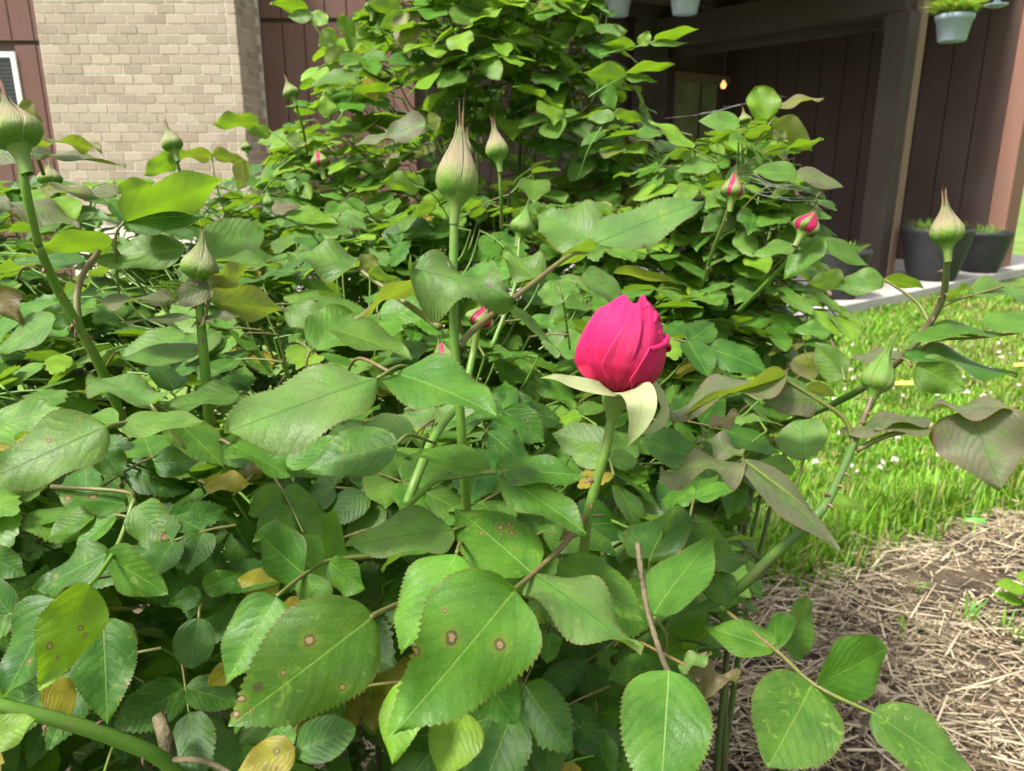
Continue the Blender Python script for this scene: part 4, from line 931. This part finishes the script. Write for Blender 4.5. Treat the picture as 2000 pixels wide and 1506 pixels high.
# --- hero canes
def cane(bkey, P, r0, r1, mat, nth=0, name='cane', th=.005):
    b = BUSH[bkey]; pts = pp(*P) if len(P[0]) == 3 and not isinstance(P[0], Vector) else P
    st = stem_obj(name, pts, r0, r1, M[mat], b.o, 8, 10)
    if nth: thorns(st, pts, min(r0, r1), nth, HR, th)
    return st
cane('front', [(888, 398, .38), (886, 480, .381), (885, 600, .383), (890, 700, .386), (898, 800, .39), (905, 900, .40), (915, 1050, .44)], .0021, .0026, 'stem', 0)
cane('front', [(38, 285, .345), (52, 380, .35), (75, 480, .365)], .0022, .0019, 'stem', 0)
cane('front', [(75, 480, .365), (110, 560, .39), (155, 640, .41), (195, 715, .43), (240, 820, .47)], .0021, .0029, 'stem', 9)
cane('front', [(193, 490, .44), (165, 530, .425), (150, 580, .415), (155, 640, .412)], .0014, .0020, 'stem_red', 2)
cane('front', [(386, 542, .42), (390, 600, .42), (395, 660, .425), (402, 740, .435), (410, 830, .46)], .0020, .0032, 'stem', 9)
cane('front', [(1199, 790, .375), (1185, 870, .377), (1165, 940, .38), (1148, 1010, .385), (1140, 1080, .40)], .0024, .0027, 'stem', 2)
cane('front', [(932, 640, .50), (922, 700, .50), (900, 780, .48), (850, 850, .43), (815, 930, .405), (795, 985, .40)], .0022, .0026, 'stem', 4)
cane('front', [(-40, 1365, .36), (30, 1385, .365), (120, 1408, .375), (220, 1440, .39), (320, 1486, .41), (380, 1560, .44)], .0032, .0042, 'stem', 12, th=.006)
cane('front', [(340, 1484, .41), (390, 1485, .395), (430, 1500, .385), (470, 1530, .38)], .0016, .0014, 'wood_twig', 0)
cane('front', [(310, 1400, .46), (325, 1450, .45), (332, 1500, .46), (335, 1600, .5)], .004, .005, 'wood_twig', 0)
cane('right', [(1708, 764, .45), (1690, 810, .445), (1667, 868, .43), (1640, 930, .415), (1615, 980, .405), (1580, 1022, .40), (1510, 1085, .41), (1433, 1155, .43), (1300, 1225, .48), (1200, 1290, .56)], .0015, .0036, 'cane', 22, th=.006)
cane('right', [(1849, 478, .55), (1848, 530, .56), (1840, 585, .575), (1810, 640, .59), (1770, 690, .60), (1690, 755, .64), (1580, 810, .72), (1450, 860, .85)], .0021, .0034, 'cane', 14)
cane('right', [(1428, 388, .75), (1412, 440, .77), (1392, 490, .80), (1375, 550, .84)], .0016, .0022, 'stem', 3)
cane('right', [(1568, 455, .70), (1545, 500, .72), (1500, 550, .76), (1440, 610, .82)], .0017, .0024, 'stem', 3)
cane('left', [(341, 293, .75), (350, 330, .76), (365, 390, .80)], .0012, .0016, 'stem', 0)
cane('tall', [(974, 312, .70), (978, 380, .71), (980, 450, .74)], .0014, .0017, 'stem', 0)
cane('front', [(1015, 456, .65), (1012, 500, .64), (1005, 560, .62), (960, 680, .60)], .0013, .0018, 'stem', 2)
cane('tall', [(572, 190, 1.0), (590, 245, 1.02), (600, 300, 1.06)], .0014, .0018, 'stem', 0)

# ------------------------------------------------------------------ buds
BUDPROF = [(0, .36), (.035, .50), (.09, .82), (.15, .97), (.20, 1.0), (.27, .95), (.36, .76), (.46, .50), (.56, .28), (.66, .17), (.80, .11), (1, .03)]
def bud(bkey, base, tip, wpx, d, green=0.0, pink=False, seed=0, bend=.0, dz=0.0):
    b = BUSH[bkey]; rs = random.Random(seed); B, T = at(*base, d), at(*tip, d + dz)
    ax = (T - B); L = ax.length; ax.normalize(); R = wpx * d / F_PX / 2
    n1 = ax.orthogonal().normalized(); n2 = ax.cross(n1)
    if n1.cross(n2).dot(ax) < 0: n2 = -n2
    ts = np.array([p[0] for p in BUDPROF]); rr = np.array([p[1] for p in BUDPROF]) * R
    bdir = (RGT * rs.uniform(-1, 1) + FWD * rs.uniform(-.5, .5)).normalized()
    def pt(t, th, r):
        return ax * (t * L) + (n1 * math.cos(th) + n2 * math.sin(th)) * r + bdir * (bend * L * max(0, t - .3) ** 2)
    V, Q, un = [], [], []
    NT_, NS = 16, 20
    for i in range(NT_ + 1):
        t = .62 * i / NT_; r = float(np.interp(t, ts, rr)) * .955 * (1 if i < NT_ else .05)
        for k in range(NS): V.append(pt(t, 2 * math.pi * k / NS, r)); un.append((0, min(1, .25 + .75 * t / .62)))
    for i in range(NT_):
        for k in range(NS): Q.append((i * NS + k, i * NS + (k + 1) % NS, (i + 1) * NS + (k + 1) % NS, (i + 1) * NS + k))
    body = obj('flower_bud', mesh_np('flower_bud', V, Q, M['petal_dark'] if pink else M['sepal'], uvn=un), b.o, Matrix.Translation(B))
    if not pink: body.color = (1, 1, 1, green)
    V, Fc = lathe([(R * .24, -R * 1.1), (R * .27, -R * .6), (R * .33, -R * .25), (R * .42, -R * .02), (R * .60, R * .22), (R * .74, R * .42), (R * .72, R * .55)], 14)
    Mh = Matrix((( n1.x, n2.x, ax.x, 0), (n1.y, n2.y, ax.y, 0), (n1.z, n2.z, ax.z, 0), (0, 0, 0, 1)))
    obj('hip', mesh_py('hip', [Mh @ Vector(v) for v in V], Fc, M['stem'], True), body, Matrix.Translation(B))
    ph0 = rs.uniform(0, 6)
    for k in range(5):
        V, Q, un = [], [], []; end = [1.0, .86, .92, .74, .70][k] * rs.uniform(.95, 1.02); nA, nT = 8, 34
        half = math.radians(38 if not pink else (25 if pink is True else 15)); th0 = ph0 + k * 2 * math.pi / 5; tw = .75; fl = rs.uniform(.0, .34)
        for i in range(nT + 1):
            t = .02 + (end - .02) * i / nT; r = float(np.interp(t, ts, rr)) + R * .012 * k
            w_ = half * (1 if t < .25 else max(.12, 1 - (t - .25) * (.75 if not pink else 1.3))) * (1 if i < nT - 2 else (nT - i) / 3 + .05)
            for j in range(nA + 1):
                u = -1 + 2 * j / nA
                rrr = r * (.985 + .085 * (1 - u * u) + .012 * math.sin(17 * u + 9 * t)) + L * fl * max(0, t - .62) ** 1.6
                V.append(pt(t, th0 + tw * t + u * w_, rrr)); un.append((u, t))
        for i in range(nT):
            for j in range(nA): a = i * (nA + 1) + j; Q.append((a, a + 1, a + nA + 2, a + nA + 1))
        o = obj('sepal', mesh_np('sepal', V, Q, M['sepal'], uvn=un), body, Matrix.Translation(B)); o.color = (1, 1, 1, green)
    return body
bud('front', (890, 396), (908, 170), 78, .38, 0, seed=1, bend=.10)
bud('front', (38, 290), (-12, 140), 96, .345, 0, seed=2, bend=.05)
bud('front', (385, 548), (405, 425), 68, .42, .35, seed=3, bend=.15)
bud('left', (341, 296), (316, 222), 38, .75, .1, seed=4)
bud('tall', (974, 314), (960, 212), 42, .70, 0, seed=5)
bud('front', (1015, 460), (1037, 376), 44, .65, .9, seed=6)
bud('right', (1428, 390), (1438, 308), 44, .75, .2, True, seed=7)
bud('right', (1566, 458), (1606, 388), 50, .70, .3, 2, seed=8)
bud('right', (1850, 480), (1843, 352), 58, .55, 0, seed=9, bend=.1)
bud('right', (1706, 768), (1747, 634), 58, .45, .9, seed=10, bend=.15)
bud('front', (872, 722), (852, 636), 56, .52, .8, True, seed=11)
bud('front', (930, 640), (962, 570), 56, .52, .5, True, seed=12)
bud('tall', (573, 192), (553, 142), 30, 1.0, .3, seed=13)
bud('left', (100, 362), (92, 300), 42, .62, .1, seed=14)
bud('tall', (903, 306), (915, 240), 36, .80, 0, seed=15)
bud('right', (1455, 243), (1450, 205), 26, .9, .3, seed=16)
bud('tall', (1132, 200), (1128, 172), 24, 1.05, .3, True, seed=17)
bud('tall', (628, 330), (612, 275), 40, .95, .7, True, seed=18)
bud('left', (482, 295), (478, 262), 20, .95, .4, seed=19)
bud('left', (526, 405), (519, 360), 20, .9, .8, seed=20)
bud('tall', (728, 25), (733, -20), 32, 1.05, .5, seed=21)
bud('tall', (785, 486), (776, 424), 42, 1.0, .3, True, seed=23)
bud('tall', (1170, 20), (1172, -30), 34, 1.05, .5, seed=22)

# ------------------------------------------------------------------ the bloom
def bloom():
    d0 = .375; B = at(1204, 768, d0); Tp = at(1236, 582, d0); ax = (Tp - B); H = ax.length; ax.normalize()
    n1 = (-FWD - ax * (-FWD).dot(ax)).normalized()      # towards the viewer
    n2 = (RGT - ax * RGT.dot(ax)); n2 = (n2 - n1 * n2.dot(n1)).normalized()
    R = 70 * d0 / F_PX
    vs_ = np.array([0, .04, .12, .25, .40, .52, .64, .76, .86, .94, 1.0]); rs_ = np.array([.24, .48, .74, .93, 1.0, 1.0, .96, .87, .74, .60, .46]) * R
    root = obj('bloom', mesh_py('bloom', *tube([ax * (-.0005), ax * H * .25], R * .3, R * .5, 12), M['stem'], True), FR.o, Matrix.Translation(B))
    def petal(phi, half, height, lift, roll_top, roll_side, seed, lean=0.0, tip=.0, v0=0.0, wavy=.5, lsh=0.0):
        rs = random.Random(seed); V, Q, un = [], [], []; nu, nv = 28, 34; f1, f2 = rs.uniform(0, 6), rs.uniform(0, 6)
        for i in range(nv + 1):
            v = i / nv
            for j in range(nu + 1):
                u = -1 + 2 * j / nu
                hv = height * (1 - .10 * abs(u) ** 2.4 + tip * (1 - abs(u)) + .022 * wavy * math.sin(5 * u + f1))
                t = v0 + (hv - v0) * v
                r = float(np.interp(t, vs_, rs_)) if t <= 1 else rs_[-1] * (1 - (t - 1) * 1.5)
                r = r * (1 + lift)
                zz = t * H
                if v > .82 and roll_top > .03:
                    al = (v - .82) / .18 * math.radians(200); rho = roll_top * R * (.75 + .25 * math.cos(2.2 * u + f2)) * (1 - .55 * u * u)
                    t8 = v0 + (hv - v0) * .82; r = (float(np.interp(t8, vs_, rs_)) * (1 + lift)) + rho * (1 - math.cos(al)); zz = t8 * H + rho * 1.3 * math.sin(al)
                sl = max(0, (abs(u) - .62) / .38); sgn = 1 if u > 0 else -1
                rsd = roll_side if not isinstance(roll_side, tuple) else roll_side[0 if u < 0 else 1]
                r += R * rsd * sl ** 1.7 * (.35 + .65 * math.sin(math.pi * min(1, v * .9 + .08)))
                r += R * .035 * wavy * math.sin(6.5 * v + 2.0 * u + f2) * (abs(u) ** 1.5) + R * .018 * math.sin(9 * u + 4 * v + f1)
                r += R * lean * v * v
                th = math.radians(phi + lsh * v) + u * math.radians(half) * min(1, .35 + 2.6 * v if v < .25 else 1)
                V.append(ax * zz + n1 * (r * math.cos(th)) + n2 * (r * math.sin(th))); un.append((u, min(1, .12 + .88 * v)))
        for i in range(nv):
            for j in range(nu): a = i * (nu + 1) + j; Q.append((a, a + 1, a + nu + 2, a + nu + 1))
        o = obj('petal', mesh_np('petal', V, Q, M['petal'], uvn=un), root, Matrix.Translation(B))
        md = o.modifiers.new('thickness', 'SOLIDIFY'); md.thickness = .0006; md.offset = -1
        return o
    petal(180, 95, .90, -.16, .0, .0, 1); petal(60, 95, .93, -.22, .0, .0, 2); petal(-60, 95, .92, -.28, .0, 0, 3)
    petal(150, 75, .97, -.08, .09, .05, 4, 0.0, .05, 0, 1.2); petal(112, 60, .90, -.03, .07, .06, 5)
    petal(22, 30, 1.06, -.30, .10, (.05, .12), 6, .0, .06, 0, 1.8, 4)           # ruffled top
    petal(60, 36, .96, -.14, .09, (.05, .05), 7, .0, .03, 0, 1.6, 0)
    petal(-118, 60, .86, -.02, .0, (.10, .06), 8)                              # back left
    petal(-46, 46, .955, .05, .0, (.30, .0), 9, .0, .02, 0, 1.6, 20)            # outer left petal with flaring edge
    petal(-2, 46, .985, .105, .0, (.10, .0), 10, -.09, .05, 0, .5, 44)          # big front petal sweeping up to the tip
    petal(98, 44, .78, .07, .10, (.10, .10), 11, .0, 0, 0, 1.4)                # right side, rolled
    petal(50, 46, .66, .16, .09, (.10, .02), 12, -.03, .02, 0, 1.3, 24)         # lower right petal with a rolled lip
    petal(200, 60, .90, .0, .05, .08, 13)
    # open sepals
    def ribbon(P, Wd, nrm, name='sepal'):
        pts = catmull(P, 8); n = len(pts); V, Q = [], []; org = pts[0].copy()
        for i, p in enumerate(pts):
            t = (pts[min(i + 1, n - 1)] - pts[max(i - 1, 0)]).normalized(); s_ = t.cross(nrm(i / (n - 1))).normalized(); f = i / (n - 1); nn = s_.cross(t)
            w_ = float(np.interp(f, [0, .15, .45, .75, .92, 1], [.70, 1, .78, .36, .12, .03])) * Wd
            for j in range(7):
                u = -1 + j / 3; V.append(p - org + s_ * (u * w_) + nn * (abs(u) ** 2 * w_ * .22))
        for i in range(n - 1):
            for j in range(6): a = i * 7 + j; Q.append((a, a + 1, a + 8, a + 7))
        o = obj(name, mesh_np(name, V, Q, M['sepal_open'], uvn=[(-1 + (k % 7) / 3, (k // 7) / (n - 1)) for k in range(len(V))]), root, Matrix.Translation(org)); return o
    px = lambda f: F_PX and f * d0 / F_PX
    ribbon(pp((1208, 768, .372), (1165, 760, .362), (1115, 748, .358), (1085, 738, .356), (1056, 738, .356)), px(24), lambda f: (UP * .75 - FWD * .45))
    ribbon(pp((1222, 764, .366), (1243, 768, .352), (1252, 790, .346), (1248, 822, .347), (1236, 850, .349), (1225, 872, .351)), px(34), lambda f: (-FWD + UP * (.7 - f)))
    ribbon(pp((1240, 762, .378), (1272, 756, .384), (1294, 790, .388), (1290, 822, .388), (1265, 843, .384), (1235, 852, .380)), px(22), lambda f: (RGT * (1 - f) + UP * .35 - FWD * .5))
    ribbon(pp((1190, 765, .385), (1165, 768, .40), (1140, 780, .41), (1120, 800, .415)), px(20), lambda f: UP)
    ribbon(pp((1215, 765, .39), (1225, 775, .405), (1232, 800, .41), (1230, 840, .405)), px(20), lambda f: FWD + UP * .3)
    V, Fc = lathe([(R * .17, -R * .75), (R * .22, -R * .55), (R * .36, -R * .30), (R * .40, -R * .10), (R * .34, R * .05), (0, R * .06)], 18)
    Mh = Matrix(((n1.x, n2.x, ax.x, 0), (n1.y, n2.y, ax.y, 0), (n1.z, n2.z, ax.z, 0), (0, 0, 0, 1)))
    obj('hip', mesh_py('hip', [Mh @ Vector(v) for v in V], Fc, M['stem'], True), root, Matrix.Translation(B))
bloom()

# ------------------------------------------------------------------ the mass of leaves: compound leaves grown through each bush
SKY_X = [-400, 0, 120, 250, 330, 440, 520, 545, 575, 640, 660, 1180, 1225, 1290, 1345, 1400, 1440, 1500, 1570, 1600, 1650, 1700, 1760, 4000]
SKY_Y = [330, 330, 345, 335, 345, 330, 240, 205, 160, 60, -3000, -3000, 40, 300, 260, 230, 190, 205, 230, 330, 480, 640, 1500, 1500]
RB_Y = [-500, 600, 650, 720, 800, 900, 1000, 1100, 1200, 1300, 1400, 1506, 3000]
RB_X = [4000, 1760, 1690, 1650, 1590, 1530, 1500, 1490, 1480, 1420, 1385, 1370, 1300]
def allowed(P):
    x, y, d = proj(P)
    if d < .12: return False
    if y < np.interp(x, SKY_X, SKY_Y) or x > np.interp(y, RB_Y, RB_X): return False
    dm = np.interp(y, [-200, 100, 300, 430, 600, 850, 1000, 1600], [1.0, .92, .78, .60, .52, .45, .43, .42])
    if abs(x - 1218) < 110 and 540 < y < 860: dm = max(dm, .62)
    return d > dm
def compound(rs, p, out, upv, size, n):
    """list of leaflet frames and the rachis points"""
    L = size * 1.25; side = out.cross(upv).normalized(); pts = []
    for k in range(5):
        t = k / 4; pts.append(p + out * (L * t) - UP * (L * .22 * t * t))
    res = []
    def add(q, a, L_):
        nn = (upv + Vector((rs.gauss(0, .20), rs.gauss(0, .20), rs.gauss(0, .1)))); a = a.normalized(); nn = (nn - a * nn.dot(a)).normalized()
        res.append((q, a, nn, L_))
    e = (pts[-1] - pts[-2]).normalized(); add(pts[-1], e, size * rs.uniform(.95, 1.15))
    for t, sc in ((.72, .92), (.38, .72))[:(n - 1) // 2]:
        q = p + out * (L * t) - UP * (L * .22 * t * t)
        for sg in (1, -1): add(q, side * sg * .85 + e * rs.uniform(.3, .65) + upv * rs.uniform(-.1, .15), size * sc * rs.uniform(.85, 1.1))
    return res, pts
def grow(bkey, n, sampler, size, cols, seed, n5=.55):
    rs = random.Random(seed); b = BUSH[bkey]; made = 0; tries = 0
    while made < n and tries < n * 12:
        tries += 1
        p, out, upv = sampler(rs)
        fr, pts = compound(rs, p, out.normalized(), upv.normalized(), size * rs.uniform(.75, 1.15), 5 if rs.random() < n5 else 3)
        if not all(allowed(q + a * (L * .8)) for q, a, nn, L in fr) or not allowed(p): continue
        kind = rs.choices([c[0] for c in cols], [c[1] for c in cols])[0]
        b.auto.append(dict(fr=[(q, a, nn, L, rs.randrange(len(LV)), leaf_col(kind if rs.random() < .85 else rs.choices([c[0] for c in cols], [c[1] for c in cols])[0], rs)) for q, a, nn, L in fr], pts=pts)); made += 1
    return made
def radial(rs, k=1.0):
    th = rs.uniform(0, 6.283); return Vector((math.cos(th), math.sin(th), rs.uniform(-.15, .35)))
def front_top(rs):
    y = rs.uniform(.40, 1.05); x = rs.uniform(-.95, .14 + .4 * (y - .42)); z = .955 + .13 * min(1, (y - .4) / .5) - .10 * max(0, x) / .3 - rs.expovariate(1 / .07)
    return Vector((x, y, z)), radial(rs), UP + Vector((rs.gauss(0, .3), rs.gauss(-.12, .3), 0))
def front_face(rs):
    x = rs.uniform(-.85, .13); y = .42 + rs.expovariate(1 / .09); z = rs.uniform(.30, .98)
    th = rs.uniform(0, 6.283); o = Vector((math.cos(th), math.sin(th) - .45, rs.uniform(-.5, .2)))
    return Vector((x, y, z)), o, UP * .8 + Vector((rs.gauss(0, .3), -.55 + rs.gauss(0, .3), 0))
def front_in(rs):
    y = rs.uniform(.5, 1.0); return Vector((rs.uniform(-.9, .1 + .35 * (y - .45)), y, rs.uniform(.2, .85))), radial(rs), UP + Vector((rs.gauss(0, .4), -.3 + rs.gauss(0, .4), 0))
def column(cx, cy, rx, ry, z0, z1, taper=.35):
    def f(rs):
        z = z0 + (z1 - z0) * rs.random() ** .8; th = rs.uniform(0, 6.283)
        if rs.random() < .55: th = -math.pi / 2 + rs.gauss(0, .8)
        k = (1 - taper * ((z - z0) / (z1 - z0)) ** 2) * (1 - min(.9, rs.expovariate(1 / .22))); d = Vector((math.cos(th), math.sin(th), 0))
        return Vector((cx + rx * k * d.x, cy + ry * k * d.y, z)), d * rs.uniform(.4, 1) + radial(rs) * .6, UP + d * .08 + Vector((rs.gauss(0, .26), rs.gauss(0, .26), 0))
    return f
G = [('g', 6), ('d', 4), ('t', 4), ('l', 1), ('p', 1.2), ('y', .25)]
GT = [('g', 4), ('t', 4), ('l', 6), ('p', 1), ('o', .5), ('d', 2), ('y', .2)]
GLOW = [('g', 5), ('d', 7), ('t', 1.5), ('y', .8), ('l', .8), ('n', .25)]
grow('front', 680, front_top, .047, G, 101)
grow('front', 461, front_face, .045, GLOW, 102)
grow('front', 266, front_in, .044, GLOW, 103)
def front_corner(rs):
    y = rs.uniform(.44, .75); return Vector((rs.uniform(-.05, .17 + .2 * (y - .45)), y, rs.uniform(.25, .80))), radial(rs), UP * .8 + Vector((rs.gauss(0, .3), -.5 + rs.gauss(0, .3), 0))
grow('front', 125, front_corner, .044, GLOW, 111)
grow('tall', 560, column(-.04, 1.42, .42, .34, .80, 1.95, .30), .047, GT, 104)
grow('tall', 294, column(-.02, 1.40, .36, .32, 1.05, 1.85, .20), .047, GT, 105)
grow('tall', 280, column(-.02, 1.22, .50, .34, .35, 1.12, .1), .046, G, 106)
grow('right', 294, column(.34, 1.12, .30, .28, .75, 1.27, .45), .045, GT, 107)
grow('right', 322, column(.24, 1.02, .26, .30, .20, .95, .1), .042, G, 108)
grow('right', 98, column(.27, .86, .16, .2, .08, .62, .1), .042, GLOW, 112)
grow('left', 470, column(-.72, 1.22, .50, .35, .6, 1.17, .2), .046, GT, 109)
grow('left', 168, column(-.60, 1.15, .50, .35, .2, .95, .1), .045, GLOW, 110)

# pick, bush by bush, the leaflets that show largest: they become parts; the rest is one part of kind stuff
quads, owner = [], []
for bk, b in BUSH.items():
    for ci, c in enumerate(b.auto):
        for li, (q, a, nn, L, vi, col) in enumerate(c['fr']):
            sv = a.cross(nn); hw = LV[vi][2] * L * .42
            base = len(quads); quads.append([q + a * L * .12 - sv * hw * .7, q + a * L * .12 + sv * hw * .7, q + a * L * .5 + sv * hw, q + a * L * .95, q + a * L * .5 - sv * hw]); owner.append((bk, ci, li))
nh = len(quads); allq = quads + HERO_BVH
VV, FF = [], []
for q in allq:
    o = len(VV); VV += q; FF.append(tuple(range(o, o + len(q))))
bvh = BVHTree.FromPolygons(VV, FF)
scores = {}
for i in range(nh):
    q, a, nn, L, vi, col = BUSH[owner[i][0]].auto[owner[i][1]]['fr'][owner[i][2]]
    sv = a.cross(nn); hit = 0
    for fy, fx in ((.25, .1), (.5, .22), (.5, -.22), (.8, .05), (.6, .0)):
        P = q + a * L * fy + sv * L * fx; x, y, d = proj(P)
        if not (0 <= x <= 2000 and 0 <= y <= 1506): continue
        dr = (P - CAM); ln = dr.length; r_ = bvh.ray_cast(CAM, dr.normalized(), ln + .02)
        if r_[0] is None or r_[2] == i or r_[3] > ln - .004: hit += 1
    vd = (q - CAM).normalized(); scores[owner[i]] = hit * L * L * (abs(nn.dot(vd)) + .1) / (q - CAM).length ** 2
LIM = {'front': 300, 'tall': 300, 'right': 300, 'left': 300}
for bk, b in BUSH.items():
    mine = sorted([k for k in scores if k[0] == bk], key=lambda k: -scores[k]); chosen = set(k for k in mine[:max(0, LIM[bk] - b.nhero)] if scores[k] > 0)
    SV, SQ, SM, SN, ST, SR = [], [], [], [], [], []; nv = 0; tw = []
    rr = random.Random(hash(len(bk)) % 1000)
    for ci, c in enumerate(b.auto):
        sel = [li for li in range(len(c['fr'])) if (bk, ci, li) in chosen]
        p0 = c['pts'][0]
        # a twig that carries the leaf back to the inner framework
        inner = Vector((b.o.location.x + (p0.x - b.o.location.x) * .8, b.o.location.y + (p0.y - b.o.location.y) * .8, p0.z - rr.uniform(.02, .06)))
        tpts = catmull([inner, p0.lerp(inner, .45) - UP * .01, p0], 3)
        rv, rf = tube([Vector(p) for p in c['pts']], .0011, .0007, 5, False)
        tw.append(tube(tpts, .0013, .0009, 5, False))
        if sel:
            lf = obj('leaf', mesh_py('leaf', [v - p0 for v in rv], rf, M['stem_red'], True), b.o, Matrix.Translation(p0))
        else:
            tw.append((rv, rf))
        for li, (q, a, nn, L, vi, col) in enumerate(c['fr']):
            sv = a.cross(nn)
            Mx = Matrix(((sv.x * L, a.x * L, nn.x * L, q.x), (sv.y * L, a.y * L, nn.y * L, q.y), (sv.z * L, a.z * L, nn.z * L, q.z), (0, 0, 0, 1)))
            if li in sel:
                o = bpy.data.objects.new('leaflet', LV[vi][0]); o.color = col; link(o, lf, Mx)
            else:
                lo = LV[vi][1]; Rm = np.array(Mx); Vw = lo[0] @ Rm[:3, :3].T + Rm[:3, 3]
                SV.append(Vw); SQ.append(lo[1] + nv); nv += len(Vw); SM.append(lo[2]); SN.append(lo[3])
                ST.append(np.repeat(np.array([col]), len(Vw), 0)); SR.append(np.full(len(Vw), rr.random()))
    if SV:
        off = np.array(b.o.location)
        o = obj('foliage', mesh_np('foliage', np.concatenate(SV) - off, np.concatenate(SQ), M['leaf_stuff'], np.concatenate(SM), np.concatenate(SN), np.concatenate(ST), True, np.concatenate(SR)), b.o, Matrix.Translation(b.o.location)); o['kind'] = 'stuff'
    tv, tf = join(tw); o = obj('twigs', mesh_py('twigs', [v - b.o.location for v in tv], tf, M['stem'], True), b.o, Matrix.Translation(b.o.location)); o['kind'] = 'stuff'
    # main canes from the ground into the crown
    cr = random.Random(len(b.auto)); H = {'front': .93, 'tall': 1.7, 'right': 1.0, 'left': 1.0}[bk]; sp = {'front': .42, 'tall': .22, 'right': .16, 'left': .38}[bk]
    for k in range(9):
        th = k * 2.399 + cr.uniform(-.3, .3); bs = b.o.location + Vector((math.cos(th) * .05, math.sin(th) * .05, 0)); rr_ = sp * cr.uniform(.4, 1)
        top = b.o.location + Vector((math.cos(th) * rr_, math.sin(th) * rr_ * .7, H * cr.uniform(.75, 1)))
        if proj(top)[2] < .55: continue
        midp = bs.lerp(top, .5) + Vector((math.cos(th), math.sin(th), 0)) * -.03
        P = [bs, midp, top]; st = stem_obj('cane', P, .0065, .0026, M['cane'], b.o, 8, 8)
print('leaf parts', {k: b.nhero for k, b in BUSH.items()}, {k: len(b.auto) for k, b in BUSH.items()})

# ------------------------------------------------------------------ small extras
wr = random.Random(4); wb0 = on_z(1990, 1218, 0.01)
weed = empty('weed_seedling', wb0, 'young broad leaved green weed at the edge of the bare soil', 'weed')
obj('stem', mesh_py('stem', *tube([(0, 0, 0), (.004, 0, .04), (-.002, .003, .09), (.0, .0, .125)], .0022, .0014, 6), M['stem'], True), weed, Matrix.Translation(wb0))
for k in range(7):
    th = k * 2.2 + .4; d = Vector((math.cos(th), math.sin(th), .15)).normalized(); z = .05 + .011 * k; L = .062 * wr.uniform(.8, 1.2)
    nn = (UP - d * UP.dot(d)).normalized(); nn = (nn + Vector((wr.gauss(0, .2), -.3, 0))); nn = (nn - d * nn.dot(d)).normalized(); sv = d.cross(nn); q = wb0 + Vector((0, 0, z))
    Mx = Matrix(((sv.x * L, d.x * L, nn.x * L, q.x), (sv.y * L, d.y * L, nn.y * L, q.y), (sv.z * L, d.z * L, nn.z * L, q.z), (0, 0, 0, 1)))
    o = bpy.data.objects.new('leaf', LV[k][0]); o.color = leaf_col('l', wr); link(o, weed, Mx)
wp_ = [(1300, 231, .93), (1365, 222, .91), (1412, 208, .89), (1448, 203, .89), (1470, 196, .885), (1512, 180, .87), (1535, 190, .87)]
web = empty('cobweb', at(1450, 203, .89), 'fine cobweb threads strung between the top leaves and tiny bud', 'cobweb')
for a, b in ((0, 3), (1, 3), (2, 4), (3, 5), (5, 6), (3, 1)):
    P, Q_ = at(*wp_[a]), at(*wp_[b]); m = P.lerp(Q_, .5) - UP * wr.uniform(.001, .006)
    V, Fc = tube(catmull([P, m, Q_], 5), .00006, None, 4, False)
    obj('strand', mesh_py('strand', [v - WL[web] for v in V], Fc, M['web']), web, Matrix.Translation(WL[web]))
for k in range(9):
    P = at(1455 + wr.uniform(-15, 20), 345 + wr.uniform(-12, 30), .82); Q_ = at(1560 + wr.uniform(-40, 45), 372 + wr.uniform(-18, 22), .80); m = P.lerp(Q_, .5) - UP * wr.uniform(.0, .008)
    V, Fc = tube(catmull([P, m, Q_], 4), .00006, None, 4, False)
    obj('strand', mesh_py('strand', [v - WL[web] for v in V], Fc, M['web']), web, Matrix.Translation(WL[web]))
